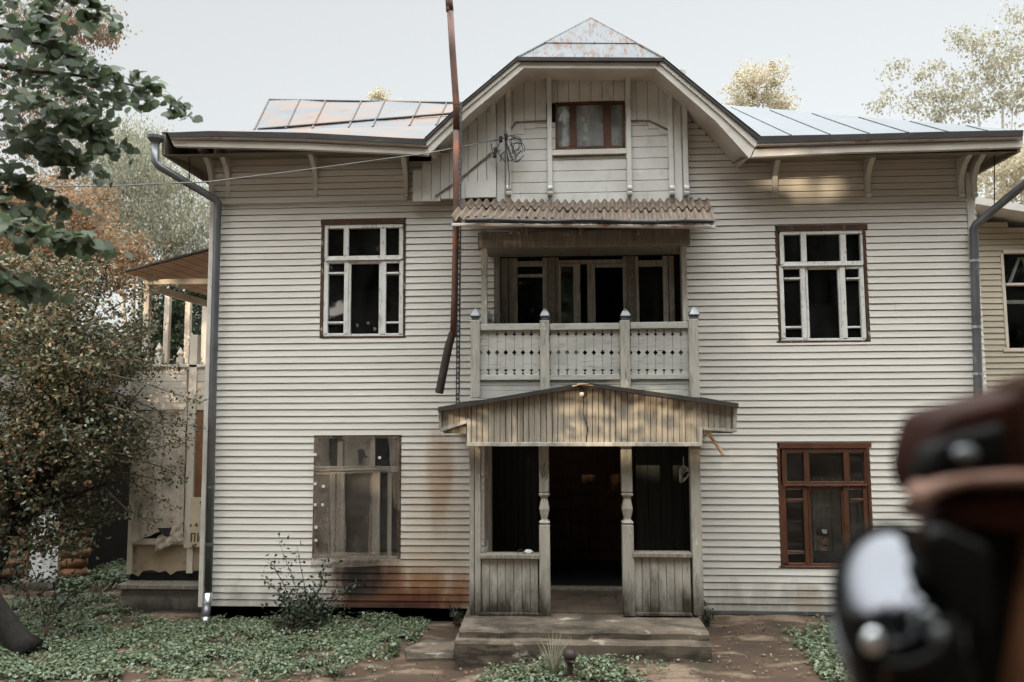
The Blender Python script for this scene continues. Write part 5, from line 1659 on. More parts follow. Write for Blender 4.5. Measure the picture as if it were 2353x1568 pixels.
# ------------------------------------------------------------------ leaf meshes
def leaves_mesh(name, C_, N_, size, mat, parent=None, aspect=.55, fold=.12, jitter=.35, axis=None, rng=RNG, six=False):
    """one small folded leaf per row of C_: N_ are normals, axis the direction the leaf points to"""
    n = len(C_)
    if axis is None:
        axis = rng.normal(size=(n, 3))
    N_ = N_ / (np.linalg.norm(N_, axis=1, keepdims=True) + 1e-9)
    axis = axis - N_ * np.sum(axis * N_, axis=1, keepdims=True)
    axis /= np.linalg.norm(axis, axis=1, keepdims=True) + 1e-9
    side = np.cross(N_, axis)
    s = size * (1 + rng.uniform(-jitter, jitter, size=(n, 1)))
    hw = s * aspect * .5
    if six:
        prof = [(0, 0, 0), (.55, .10, 1), (1.0, .38, 1.3), (.80, .70, .8), (0, 1.0, 0), (-.80, .70, .8), (-1.0, .38, 1.3), (-.55, .10, 1)]
    else:
        prof = [(0, 0, 0), (1, .45, 1), (0, 1, 0), (-1, .45, 1)]
    k = len(prof)
    V_ = np.stack([C_ + side * (a * hw) + axis * (b * s) + N_ * (c * fold * s) for a, b, c in prof], axis=1).reshape(-1, 3)
    me = bpy.data.meshes.new(name)
    me.vertices.add(n * k)
    me.vertices.foreach_set('co', V_.astype(np.float32).ravel())
    me.loops.add(n * k)
    me.loops.foreach_set('vertex_index', np.arange(n * k, dtype=np.int32))
    me.polygons.add(n)
    me.polygons.foreach_set('loop_start', np.arange(0, n * k, k, dtype=np.int32))
    me.polygons.foreach_set('loop_total', np.full(n, k, dtype=np.int32))
    me.update(calc_edges=True)
    return link(name, me, mat, parent)

def unit(n, rng=RNG):
    v = rng.normal(size=(n, 3))
    return v / np.linalg.norm(v, axis=1, keepdims=True)

def crown_points(blobs, n, clump=.25, nclump=60, shell=.55, rng=RNG):
    """blobs: (centre, radii, weight); leaves gathered in clumps that keep mostly to the outside"""
    wts = np.array([b[2] for b in blobs], float); wts /= wts.sum()
    out = []
    for (c, r_, _), wgt in zip(blobs, wts):
        m = max(1, int(n * wgt))
        nc = max(3, int(nclump * wgt))
        d = unit(nc, rng) * (rng.uniform(shell ** 3, 1, size=(nc, 1)) ** (1 / 3))
        cc = np.array(c) + d * np.array(r_)
        idx = rng.integers(0, nc, m)
        sc_ = clump * rng.uniform(.5, 1.5, size=(nc, 1))
        out.append(cc[idx] + rng.normal(size=(m, 3)) * sc_[idx] * np.array([1, 1, .7]))
    return np.concatenate(out)

def limbs(base, tips, r0, mat, parent, name='trunk', seed=0, fork=.45, n=8):
    rg = random.Random(seed)
    mb = MB()
    base = Vector(base)
    top = sum((Vector(t) for t in tips), Vector()) / len(tips)
    fk = base.lerp(top, fork)
    mb.tube([base + Vector((0, 0, -.2)), base.lerp(fk, .5) + Vector((rg.uniform(-.1, .1), rg.uniform(-.1, .1), 0)), fk], [r0 * 1.15, r0 * .9, r0 * .75], n + 2)
    for t in tips:
        t = Vector(t)
        st = base.lerp(fk, rg.uniform(.65, 1.0))
        m1 = st.lerp(t, .35) + Vector((rg.uniform(-.15, .15), rg.uniform(-.15, .15), rg.uniform(0, .2)))
        m2 = st.lerp(t, .7) + Vector((rg.uniform(-.15, .15), rg.uniform(-.15, .15), rg.uniform(-.05, .2)))
        mb.tube([st, m1, m2, t], [r0 * .5, r0 * .34, r0 * .2, r0 * .06], n)
    return mb.build(name, mat, parent, smooth=True)

L_dark = leaf_mat('dark_green_leaf', [(0.018, 0.030, 0.014), (0.030, 0.048, 0.024), (0.050, 0.066, 0.034), (0.075, 0.070, 0.035)], .25)
L_apple = leaf_mat('mixed_autumn_leaf', [(0.030, 0.040, 0.022), (0.050, 0.060, 0.034), (0.085, 0.096, 0.052), (0.045, 0.055, 0.03), (0.115, 0.115, 0.064), (0.16, 0.155, 0.095), (0.19, 0.10, 0.05), (0.19, 0.185, 0.125)], .2, .42)
L_rust = leaf_mat('rust_leaf', [(0.14, 0.125, 0.085), (0.26, 0.17, 0.095), (0.33, 0.155, 0.07), (0.17, 0.165, 0.115), (0.30, 0.25, 0.17)], .4)
L_birch = leaf_mat('pale_birch_leaf', [(0.16, 0.18, 0.12), (0.40, 0.39, 0.30), (0.56, 0.51, 0.38), (0.22, 0.245, 0.17), (0.30, 0.30, 0.22)], .5)
L_pale = leaf_mat('sunlit_yellow_leaf', [(0.58, 0.51, 0.36), (0.48, 0.41, 0.27), (0.64, 0.59, 0.46), (0.38, 0.33, 0.21)], .5)
L_right = leaf_mat('grey_green_leaf', [(0.40, 0.385, 0.30), (0.50, 0.47, 0.35), (0.27, 0.27, 0.20), (0.56, 0.48, 0.33)], .4)
L_linden = leaf_mat('linden_leaf', [(0.052, 0.074, 0.040), (0.080, 0.108, 0.060), (0.110, 0.138, 0.078), (0.042, 0.060, 0.033)], .45, .55)
L_ground = leaf_mat('ground_elder_leaf', [(0.045, 0.070, 0.036), (0.095, 0.135, 0.074), (0.145, 0.185, 0.112), (0.22, 0.26, 0.175), (0.065, 0.090, 0.048), (0.15, 0.145, 0.075), (0.055, 0.08, 0.04)], .25, .45)
L_shrub = leaf_mat('dark_shrub_leaf', [(0.020, 0.030, 0.018), (0.035, 0.048, 0.028), (0.055, 0.065, 0.035)], .2)
L_dry = leaf_mat('dry_grass_blade', [(0.30, 0.29, 0.21), (0.22, 0.23, 0.15), (0.40, 0.37, 0.28)], .3)
L_litter = leaf_mat('fallen_leaf', [(0.10, 0.055, 0.028), (0.15, 0.10, 0.055), (0.21, 0.17, 0.115), (0.07, 0.04, 0.022)], .1)

def tree(name, label, base, tips, r0, blobs, n, size, mat, bark=None, clump=.25, nclump=60, shell=.55, hang=0.0, group=None, aspect=.55, cat='tree', trunk_seed=0, fork=.45):
    t = thing(name, label, cat, base, group)
    limbs(base, tips, r0, bark or m_bark, t, seed=trunk_seed, fork=fork)
    C_ = crown_points(blobs, n, clump, nclump, shell)
    N_ = unit(len(C_))
    ax_ = unit(len(C_))
    if hang:
        ax_ = ax_ * (1 - hang) + np.array([0, 0, -1.0]) * hang
        N_[:, 2] *= (1 - hang)
    leaves_mesh('crown', C_, N_, size, mat, t, aspect=aspect, axis=ax_)
    return t
def pt(u, v, Y): return tuple(P(u, v, Y))

# tree thick with small leaves in front of the veranda
b0 = (P(-50, 1400, 10.8).x, 10.8, 0)
t1 = tree('apple_tree', 'broad bushy tree with small olive and rust leaves in front of the side veranda', b0,
     [pt(-60, 700, 10.8), pt(120, 640, 11), pt(230, 720, 10.8), pt(60, 1000, 10.4), pt(250, 950, 10.6), pt(330, 890, 10.6), pt(300, 1100, 10.6)], .10,
     [(pt(40, 820, 11), (1.5, .9, 1.15), 3.2), (pt(210, 820, 10.9), (.85, .7, .95), 1.8), (pt(20, 1040, 10.8), (1.4, .8, .9), 3.0), (pt(200, 1010, 10.8), (.75, .7, .65), 1.6), (pt(90, 1200, 10.9), (1.0, .6, .5), 1.3), (pt(110, 640, 11.2), (.9, .6, .45), .9)],
     40000, .072, L_apple, clump=.13, nclump=430, shell=.45, trunk_seed=3)
# thin sprays reaching over the veranda
spr = MB()
SC = []
rgs = random.Random(21)
for pts in ([(250, 860), (330, 880), (400, 905), (468, 925)], [(260, 960), (340, 970), (420, 975), (470, 985)], [(230, 1040), (300, 1045), (360, 1030), (435, 1010)], [(250, 800), (300, 780), (345, 765), (352, 720)],
            [(220, 1060), (290, 1100), (340, 1130), (405, 1168)], [(230, 1010), (310, 1005), (385, 1000), (462, 1018)], [(240, 1120), (290, 1170), (330, 1190), (370, 1195)], [(240, 720), (290, 690), (330, 672), (385, 655)],
            [(260, 900), (320, 925), (380, 950), (440, 955)], [(260, 1030), (330, 1060), (390, 1080), (430, 1110)], [(250, 830), (310, 830), (360, 845), (415, 838)], [(230, 1080), (310, 1090), (370, 1105), (420, 1060)], [(240, 930), (310, 950), (370, 980), (400, 1030)]):
    Yb = rgs.uniform(10.3, 11.0)
    pp = [P(u, v, Yb) for u, v in pts]
    spr.tube(pp, [.014, .010, .007, .003], 5)
    for _ in range(130):
        t = rgs.random() ** .8 * 2.98
        k = int(t)
        q = pp[k].lerp(pp[k + 1], t - k)
        SC.append((q.x + rgs.gauss(0, .07), q.y + rgs.gauss(0, .07), q.z + rgs.gauss(-.02, .07)))
spr.build('spray_twig', m_twig, t1)
SC = np.array(SC)
leaves_mesh('spray_leaves', SC, unit(len(SC)), .058, L_apple, t1)
# other trees on the left
tree('autumn_tree', 'rust coloured tree behind the bushy tree on the left', (P(120, 1300, 13.6).x, 13.6, 0), [pt(60, 480, 13.6), pt(180, 450, 13.6), pt(260, 560, 13.6), pt(140, 620, 13.4), pt(20, 600, 13.6)], .13,
     [(pt(110, 520, 13.6), (1.5, .9, 1.05), 3), (pt(250, 600, 13.6), (.9, .7, .7), 1.4), (pt(30, 640, 13.4), (1.0, .7, .8), 1.4)], 19000, .080, L_rust, clump=.18, nclump=200, shell=.4, trunk_seed=5)
tree('weeping_birch', 'pale weeping birch glowing beyond the left eave', (P(300, 1300, 18.5).x, 18.5, 0), [pt(230, 300, 18.5), pt(330, 330, 18.5), pt(420, 420, 18.5), pt(300, 500, 18.2), pt(460, 520, 18.6)], .16,
     [(pt(270, 350, 18.5), (1.1, 1.2, 1.1), 2), (pt(360, 470, 18.5), (1.5, 1.3, 1.6), 4), (pt(460, 560, 18.7), (1.0, 1, 1.2), 2), (pt(200, 500, 18.6), (1.6, 1.2, 1.3), 2.5)], 34000, .090, L_birch, m_birch_bark, clump=.24, nclump=330, shell=.3, hang=.7, aspect=.42, trunk_seed=8)
tree('dark_tree', 'dark green tree filling the gap between the bushy tree and the veranda', (P(270, 1330, 17.2).x, 17.2, 0), [pt(180, 900, 17.2), pt(300, 850, 17.2), pt(260, 1100, 17), pt(350, 1000, 17.2)], .17,
     [(pt(240, 950, 17.2), (1.5, 1, 2.2), 3), (pt(240, 1220, 16.9), (1.4, .9, .9), 2), (pt(380, 880, 17.4), (1.6, 1, 1.6), 2.5), (pt(430, 740, 18.2), (1.3, 1, 1.5), 3.2), (pt(420, 860, 18), (1.0, .8, 1.0), 1.5), (pt(90, 1000, 17.6), (1.6, 1, 2.4), 2.0)], 60000, .11, L_dark, clump=.3, nclump=240, shell=.3, trunk_seed=9)
tree('dark_tree', 'dark green tree at the left edge behind the log cabin', (P(-30, 1330, 18.5).x, 18.5, 0), [pt(-60, 700, 18.5), pt(40, 650, 18.5), pt(0, 900, 18.4), pt(100, 800, 18.5)], .2,
     [(pt(-20, 760, 18.5), (2.2, 1.2, 2.6), 3), (pt(60, 1050, 18.3), (1.8, 1.0, 1.4), 2)], 26000, .12, L_dark, clump=.3, nclump=160, shell=.3, trunk_seed=19)
tree('tall_birch', 'tall thin birch with dangling rust leaves behind the linden branches', (P(120, 1300, 15).x, 15, 0), [pt(150, 60, 15), pt(210, 110, 15), pt(90, 180, 15), pt(170, 220, 15), pt(60, 60, 15)], .15,
     [(pt(170, 80, 15), (.75, .6, .55), 1.0), (pt(210, 60, 15), (.6, .5, .5), .8), (pt(80, 60, 15), (.9, .6, .9), 1.0), (pt(60, 260, 15), (1.2, .8, 1.1), 2.2), (pt(150, 240, 15), (.8, .6, .7), .6)], 8200, .075, L_rust, m_birch_bark, clump=.16, nclump=170, shell=.2, hang=.6, trunk_seed=12)
# trees over the roof and on the right
tree('round_birch', 'small pale tree rising above the right roof beside the gable', (P(1735, 330, 27).x, 27, 0), [pt(1700, 200, 27), pt(1740, 170, 27), pt(1790, 190, 27), pt(1720, 240, 27)], .2,
     [(pt(1742, 190, 27), (.8, .7, .85), 2.0), (pt(1698, 218, 27), (.75, .7, .6), 1.4), (pt(1785, 222, 27), (.55, .6, .6), 1.2)], 3800, .12, L_pale, m_birch_bark, clump=.17, nclump=38, shell=.5, hang=.3, trunk_seed=13, fork=.75)
tree('young_birch', 'wisp of pale treetop just above the left roof ridge', (P(868, 300, 26).x, 26, 0), [pt(868, 222, 26), pt(880, 210, 26), pt(852, 228, 26)], .12,
     [(pt(872, 222, 26), (.26, .3, .24), 1), (pt(848, 234, 26), (.28, .3, .12), .35), (pt(895, 234, 26), (.2, .3, .1), .2)], 620, .10, L_pale, m_birch_bark, clump=.1, nclump=22, shell=.2, trunk_seed=14, fork=.8)
tree('leaning_birch', 'loose grey green birch with hanging clumps above the right eave', (P(2330, 600, 24).x, 24, 0),
     [pt(2120, 180, 24), pt(2230, 110, 24), pt(2290, 60, 24), pt(2330, 200, 24), pt(2180, 250, 24), pt(2400, 40, 24), pt(2060, 240, 24)], .17,
     [(pt(2075, 200, 24), (.75, .7, .8), .55), (pt(2140, 215, 24), (.75, .7, 1.0), 1.2), (pt(2225, 100, 24), (.8, .6, .5), .8), (pt(2240, 220, 24), (.8, .7, 1.0), 1.3), (pt(2320, 160, 24), (.9, .8, 1.2), 2.0), (pt(2350, 40, 24), (.55, .6, .5), .6), (pt(2010, 240, 24), (.35, .4, .35), .16), (pt(2390, 250, 24), (1.0, .8, 1.3), 1.6)],
     6200, .115, L_right, m_birch_bark, clump=.17, nclump=190, shell=.15, hang=.5, trunk_seed=15)
tree('background_birch', 'pale birch seen between the right eave and the annex roof', (P(2310, 620, 21).x, 21, 0), [pt(2290, 420, 21), pt(2330, 380, 21), pt(2350, 430, 21)], .15,
     [(pt(2300, 405, 21), (.9, .8, .9), 2), (pt(2360, 400, 21), (.9, .8, 1.0), 2)], 5200, .10, L_pale, m_birch_bark, clump=.2, nclump=90, shell=.2, hang=.4, trunk_seed=16)

# the wood far behind, one mass
rgw2 = np.random.default_rng(5)
n = 26000
C_ = np.stack([rgw2.uniform(-70, 70, n), rgw2.uniform(36, 44, n), rgw2.uniform(0, 1, n)], axis=1)
C_[:, 2] = C_[:, 2] ** .8 * (6.2 + 1.6 * np.sin(C_[:, 0] * .35) + .9 * np.sin(C_[:, 0] * 1.1 + 2))
tag(leaves_mesh('distant_wood', C_, unit(n, rgw2) + np.array([0, -.6, .2]), .75, L_dark, None, aspect=.8, rng=rgw2), 'dark far wood closing the view behind the house', 'wood', kind='stuff')

# linden branches close to the camera
ln = thing('linden_tree', 'near linden with large dark green leaves hanging into the top left corner', 'tree', (-4.4, 3.2, ground_z(-4.4, 3.2)))
lt_ = MB()
lt_.tube([(-4.4, 3.2, .6), (-4.35, 3.3, 3), (-4.3, 3.35, 5.2), (-4.2, 3.4, 7)], [.24, .2, .16, .1], 12)
lt_.build('trunk', m_bark, ln, smooth=True)
br = MB()
LC, LN, LA = [], [], []
rgl = random.Random(31)
BR = [([(-140, 130), (40, 160), (190, 175), (300, 195), (405, 232)], 4.1, 90, 40), ([(-140, 0), (60, -15), (160, -10), (225, 15)], 3.9, 62, 44), ([(-140, 90), (60, 95), (150, 110), (160, 130)], 4.0, 36, 42), ([(-140, 190), (60, 235), (190, 260), (225, 310)], 3.9, 95, 46),
      ([(-140, 280), (40, 310), (130, 330), (185, 372)], 4.2, 82, 46), ([(-140, 360), (0, 400), (70, 430), (95, 440)], 4.0, 44, 40), ([(-140, 545), (50, 530), (130, 540), (222, 553)], 3.5, 48, 24), ([(-140, 560), (-20, 600), (40, 640), (45, 655)], 3.3, 30, 36),
      ([(-140, 40), (0, 60), (80, 50), (110, 60)], 4.3, 44, 42), ([(-140, 200), (0, 150), (110, 160), (215, 230)], 4.3, 60, 40), ([(-140, 480), (20, 470), (60, 480), (80, 500)], 3.8, 16, 24)]
for pts, Yb, nn, spread in BR:
    pp = [P(u, v, Yb + .1 * i) for i, (u, v) in enumerate(pts)]
    br.tube([Vector((-4.3, 3.35, pp[0].z + .4))] + pp, [.045, .020, .012, .009, .005][:len(pp) + 1] if len(pp) == 4 else [.045, .02, .014, .010, .007, .004], 6)
    for _ in range(int(nn * 3.0)):
        t = (.25 + .75 * rgl.random() ** .8) * (len(pp) - 1.001)
        k = int(t)
        q = pp[k].lerp(pp[k + 1], t - k)
        sp = spread * Yb / F * (1.25 - .8 * t / (len(pp) - 1))
        q = q + Vector((rgl.gauss(0, sp * .6), rgl.gauss(0, .16), rgl.gauss(-.3 * sp, sp * .6)))
        LC.append(tuple(q))
        LN.append((rgl.gauss(0, .6), rgl.gauss(-.5, .6), rgl.gauss(.7, .4)))
        LA.append((rgl.gauss(.5, .6), rgl.gauss(0, .5), rgl.gauss(-.8, .4)))
br.build('branch', m_twig, ln, smooth=True)
leaves_mesh('crown', np.array(LC), np.array(LN), .067, L_linden, ln, aspect=.92, axis=np.array(LA), six=True, fold=.07)
# dark leaning trunk cut by the lower left corner
lk = MB()
lk.tube([P(66, 1500, 9.7), P(45, 1478, 9.7), P(18, 1440, 9.7), P(-15, 1390, 9.7), P(-80, 1280, 9.7), P(-200, 1000, 9.6)], [.21, .165, .14, .13, .12, .08], 14)
lt2 = thing('leaning_tree', 'thick dark trunk leaning out of the lower left corner', 'tree', (P(40, 1480, 9.7).x, 9.7, 0))
adopt(lk.build('trunk', m_bark, None, smooth=True), lt2)
C_ = crown_points([(pt(-260, 900, 9.6), (.9, .9, .7), 1)], 2500, .2, 30, .3)
adopt(leaves_mesh('crown', C_, unit(len(C_)), .07, L_dark), lt2)

# young sapling in front of the cabin
sp_ = thing('sapling', 'thin leafy sapling growing before the white cabin door', 'sapling', tuple(G(105, 1480)))
sb = MB()
SL = []
for pts in ([(105, 1480), (112, 1420), (130, 1340), (150, 1250)], [(105, 1480), (100, 1400), (80, 1320), (60, 1270)], [(108, 1440), (150, 1390), (175, 1370), (200, 1385)], [(75, 1400), (60, 1350), (30, 1320), (10, 1300)]):
    pp = [P(u, v, 10.3) for u, v in pts]
    sb.tube(pp, [.012, .010, .007, .003], 5)
    for _ in range(170):
        t = (.3 + .7 * rgl.random()) * 2.99
        q = pp[int(t)].lerp(pp[int(t) + 1], t - int(t))
        SL.append((q.x + rgl.gauss(0, .12), q.y + rgl.gauss(0, .12), q.z + rgl.gauss(0, .12)))
sb.build('stem', m_twig, sp_)
leaves_mesh('foliage', np.array(SL), unit(len(SL)), .065, L_shrub, sp_)

# log cabin far left
YC = 13.2
cab = thing('log_cabin', 'brown log cabin with a white door half hidden by leaves at the left', 'cabin', (P(90, 1345, YC).x, YC, 0))
lg = MB()
cx_l, cx_r = P(-160, 1250, YC).x, P(192, 1250, YC).x
dx0, dz0, dx1, dz1 = rect(66, 1170, 134, 1330, YC)
zz = .12
rl = random.Random(4)
while zz < P(0, 1010, YC).z:
    r_ = .092
    for a, b in (((cx_l, dx0 - .06), (dx1 + .06, cx_r)) if zz < dz1 + .05 else ((cx_l, cx_r),)):
        lg.tube([(a, YC + .09, zz + r_), (a + (b - a) * .5, YC + .09 + rl.uniform(-.01, .01), zz + r_ + rl.uniform(-.008, .008)), (b + rl.uniform(-.03, .05) * (b > dx1), YC + .09, zz + r_)], [r_, r_ * .98, r_ * .95], 12)
    zz += .176
lg.build('log_wall', m_log, cab, smooth=True)
MB().box(cx_l, YC + .1, 0, cx_r - .15, YC + 3, zz).build('cabin_body', m_inside, cab)
cd_ = MB()
for i in range(4):
    a, b = dx0 + (dx1 - dx0) * i / 4, dx0 + (dx1 - dx0) * (i + 1) / 4
    cd_.box(a + .003, YC + .03, dz0, b - .003, YC + .07, dz1)
dd = cd_.build('door', m_door_white, cab, bevel=.003)
MB().box(dx0 + .08, YC + .005, dz0 + .95, dx0 + .11, YC + .03, dz0 + 1.07).build('handle', m_iron_dark, dd)
MB().box(dx0 - .06, YC + .0, .05, dx0 - .005, YC + .1, dz1 + .06).box(dx1 + .005, YC + .0, .05, dx1 + .06, YC + .1, dz1 + .06).build('door_frame', m_log, cab)
MB().box(dx0 - .1, YC - .25, -.1, dx1 + .1, YC + .02, .12).box(dx1 + .07, YC - .02, -.1, cx_r, YC + .12, .12).build('stone_sill', m_plaster, cab, bevel=.015)
crf = MB()
zr = zz
crf.add([(cx_l, YC - .4, zr), (cx_r + .3, YC - .4, zr), (cx_r + .3, YC + 1.6, zr + 1.1), (cx_l, YC + 1.6, zr + 1.1), (cx_r + .3, YC + 3.4, zr), (cx_l, YC + 3.4, zr)], [(0, 1, 2, 3), (3, 2, 4, 5)])
crf.build('roof', m_felt, cab)

# ------------------------------------------------------------------ ground plants
def inside(poly, x, y):
    c = False
    n = len(poly)
    for i in range(n):
        (x1, y1), (x2, y2) = poly[i], poly[(i + 1) % n]
        if (y1 > y) != (y2 > y) and x < (x2 - x1) * (y - y1) / (y2 - y1) + x1:
            c = not c
    return c
def scatter(pix, n, seed):
    rg = random.Random(seed)
    poly = [(G(u, v).x, G(u, v).y) for u, v in pix]
    bx = [min(p[0] for p in poly), max(p[0] for p in poly), min(p[1] for p in poly), max(p[1] for p in poly)]
    out = []
    while len(out) < n:
        x, y = rg.uniform(bx[0], bx[1]), rg.uniform(bx[2], bx[3])
        if inside(poly, x + rg.gauss(0, .16), y + rg.gauss(0, .16)):
            out.append((x, y))
    return out
def cover(name, label, pix, n, seed, size=.06, hmin=.05, hmax=.2, mat=None):
    rg = random.Random(seed + 1)
    C2, N2, A2 = [], [], []
    for x, y in scatter(pix, n, seed):
        d = .5 + .5 * math.sin(1.9 * x + .7) * math.sin(2.3 * y + .3)
        if math.sin(3.7 * x + 1.1 * math.sin(2.9 * y)) * math.sin(4.3 * y + 1.7 * x) < -.2 and rg.random() < .85:
            continue
        h = ground_z(x, y) + rg.uniform(hmin, hmax) * (.55 + .6 * d)
        a0 = rg.uniform(0, 6.28)
        for k in range(4):
            a_ = a0 + k * 1.57 + rg.uniform(-.5, .5)
            C2.append((x + .012 * math.cos(a_), y + .012 * math.sin(a_), h))
            N2.append((.4 * math.cos(a_) + rg.gauss(0, .4), .4 * math.sin(a_) + rg.gauss(0, .4), 1))
            A2.append((math.cos(a_), math.sin(a_), rg.uniform(-.5, .2)))
    o = leaves_mesh(name, np.array(C2), np.array(N2), size, mat or L_ground, None, aspect=.62, jitter=.5, axis=np.array(A2))
    return tag(o, label, 'ground plants', kind='stuff')
cover('ground_cover', 'wide bed of low green leaves along the left front of the house', [(-60, 1400), (120, 1372), (278, 1378), (275, 1428), (380, 1440), (470, 1436), (640, 1418), (800, 1424), (955, 1424), (972, 1462), (905, 1492), (790, 1526), (640, 1545), (400, 1552), (200, 1556), (-60, 1562)], 19000, 3, size=.050, hmin=.0, hmax=.105)
cover('ground_cover', 'patch of low green leaves right of the steps', [(1800, 1496), (1880, 1462), (1990, 1452), (2120, 1452), (2200, 1600), (1900, 1600), (1840, 1530)], 1700, 5, size=.055, hmin=.01, hmax=.12)
cover('ground_cover', 'strip of pale weeds along the bottom edge before the steps', [(1100, 1575), (1160, 1552), (1300, 1548), (1430, 1552), (1540, 1562), (1500, 1610), (1100, 1612)], 800, 7, size=.05, hmin=.01, hmax=.08)
cover('ground_cover', 'low greenery under the dark trees beyond the veranda base', [(150, 1352), (200, 1318), (300, 1310), (300, 1350), (230, 1362)], 1800, 9, size=.07, hmin=.03, hmax=.25)
# fallen leaves
rgq = random.Random(8)
LL = [(x, y, ground_z(x, y) + .022) for x, y in scatter([(600, 1540), (900, 1500), (1040, 1520), (1640, 1520), (1650, 1440), (1960, 1440), (1960, 1600), (600, 1600)], 420, 12)]
NN = np.array([(rgq.gauss(0, .35), rgq.gauss(0, .35), 1) for _ in LL])
tag(leaves_mesh('leaf_litter', np.array(LL), NN, .045, L_litter, None, aspect=.7), 'scattered fallen leaves on the brown earth before the steps', 'fallen leaves', kind='stuff')

# dark shrub against the siding
sh_ = thing('wild_shrub', 'dark leggy shrub growing against the siding below the film covered window', 'shrub', tuple(G(700, 1436)))
sm = MB()
SC, SN = [], []
rgw = random.Random(17)
for pts, nn in (([(700, 1436), (690, 1380), (665, 1310), (640, 1242)], 60), ([(700, 1436), (705, 1370), (690, 1300), (682, 1255)], 45), ([(710, 1436), (730, 1370), (745, 1310), (760, 1290)], 55), ([(690, 1436), (660, 1385), (630, 1350), (600, 1330)], 45), ([(715, 1436), (770, 1380), (800, 1345), (822, 1338)], 36),
                ([(705, 1436), (750, 1380), (780, 1362), (812, 1360)], 30), ([(695, 1436), (650, 1340), (628, 1300), (612, 1292)], 40), ([(700, 1436), (715, 1390), (735, 1350), (740, 1330)], 80), ([(690, 1436), (670, 1400), (655, 1370), (640, 1360)], 80)):
    pp = [P(u, v, 10.75 + rgw.uniform(-.15, .15)) for u, v in pts]
    sm.tube(pp, [.009, .007, .005, .002], 5)
    for _ in range(nn):
        t = (.15 + .85 * rgw.random()) * 2.99
        q = pp[int(t)].lerp(pp[int(t) + 1], t - int(t))
        SC.append((q.x + rgw.gauss(0, .06), q.y + rgw.gauss(0, .05), q.z + rgw.gauss(0, .04)))
for _ in range(900):
    q = P(705 + rgw.gauss(0, 36), 1410 + rgw.gauss(0, 26), 10.72)
    SC.append((q.x, q.y + rgw.gauss(0, .14), max(.03, q.z)))
sm.build('stem', m_twig, sh_)
leaves_mesh('foliage', np.array(SC), unit(len(SC)), .060, L_shrub, sh_)
# small weeds
def weed(name, label, u, v, n, h, spread, mat, size=.05, cat='weed', blade=False, z=0.0):
    o = thing(name, label, cat, tuple(G(u, v, z)))
    c_ = G(u, v, z)
    for _ in range(3):
        c_ = G(u, v, ground_z(c_.x, c_.y))
    o.location = c_
    WL[o.as_pointer()] = c_.copy()
    mb = MB()
    pts_, nn = [], []
    rg = random.Random(int(u * 7 + v))
    for i in range(n):
        a_ = rg.uniform(0, 6.28)
        L_ = h * rg.uniform(.5, 1.1)
        tip = c_ + Vector((spread * math.cos(a_) * rg.uniform(.3, 1), spread * math.sin(a_) * rg.uniform(.3, 1), L_))
        m_ = c_.lerp(tip, .55) + Vector((0, 0, .25 * L_ * .4))
        mb.tube([c_ + Vector((rg.uniform(-.02, .02), rg.uniform(-.02, .02), -.02)), m_, tip], [.006 if blade else .004, .005 if blade else .003, .001], 4)
        if not blade:
            for k in range(6):
                q = c_.lerp(tip, rg.uniform(.3, 1))
                pts_.append((q.x + rg.gauss(0, .02), q.y + rg.gauss(0, .02), q.z + rg.gauss(0, .02)))
    mb.build('stalk', L_dry if blade else m_twig, o)
    if pts_:
        leaves_mesh('foliage', np.array(pts_), unit(len(pts_)), size, mat, o)
    return o
weed('dry_grass', 'pale dry grass tuft in front of the steps beside the dark standpipe', 1272, 1552, 34, .42, .22, L_dry, cat='grass tuft', blade=True)
weed('weed', 'small leafy weed at the left end of the concrete steps', 1050, 1440, 14, .28, .14, L_shrub)
weed('weed', 'small leafy weed at the right foot of the porch', 1628, 1440, 16, .34, .12, L_shrub)
weed('weed', 'broad leaved weed at the edge of the bare earth left of the paving slab', 905, 1506, 12, .12, .16, L_ground, size=.09)
weed('weed', 'tuft of pale weeds low in front of the leaf bed', 770, 1556, 18, .14, .2, L_ground)
weed('weed', 'little seedling against the siding near the left drainpipe', 585, 1400, 9, .5, .12, L_shrub)
# standpipe
sd = thing('standpipe', 'dark iron standpipe with a round head sticking up before the steps', 'standpipe', tuple(G(1310, 1562)))
c_ = G(1310, 1558, .15)
c_.z = ground_z(c_.x, c_.y)
kk = 1 / F * c_.y
MB().lathe([(.05, -.1), (.05, .02), (.036, .04), (.034, .17), (.04, .19)], tuple(c_), 12).build('pipe', m_iron_dark, sd, smooth=False)
MB().ball(c_ + Vector((0, 0, .27)), (.075, .075, .07), 12, 8).lathe([(.045, .185), (.06, .2), (.06, .23)], tuple(c_), 12).build('head', m_iron_dark, sd, smooth=True)
MB().tube([c_ + Vector((.0, -.05, .22)), c_ + Vector((.06, -.11, .215)), c_ + Vector((.07, -.12, .17))], .016, 8).build('spout', m_iron_dark, sd)

# ------------------------------------------------------------------ out of focus camera in its leather case, close by on a tripod
YK = .55
m_leather = M('brown_case_leather', (0.030, 0.0095, 0.0055), (0.016, 0.006, 0.004), scale=14, rough=0.6, spec=0.06, bump=.15, bscale=90)
m_tan = M('tan_leather_edge', (0.21, 0.115, 0.082), (0.15, 0.08, 0.055), scale=9, rough=0.5)
m_strap = M('orange_brown_leather', (0.15, 0.064, 0.028), (0.09, 0.037, 0.017), scale=9, rough=0.6)
m_blk = M('black_leatherette', (0.005, 0.005, 0.0045), rough=0.5, spec=0.08)
m_olive = M('dark_olive_strap', (0.030, 0.014, 0.008), (0.020, 0.010, 0.006), scale=9, rough=0.8, spec=0.05)
m_chrome = M('mirror_chrome', (0.068, 0.070, 0.076), rough=0.09, metallic=1.0)
cmr = thing('cased_camera', 'out of focus brown leather and black object with shiny round lens, lower right corner', 'camera', tuple(P(2300, 1568, YK)))
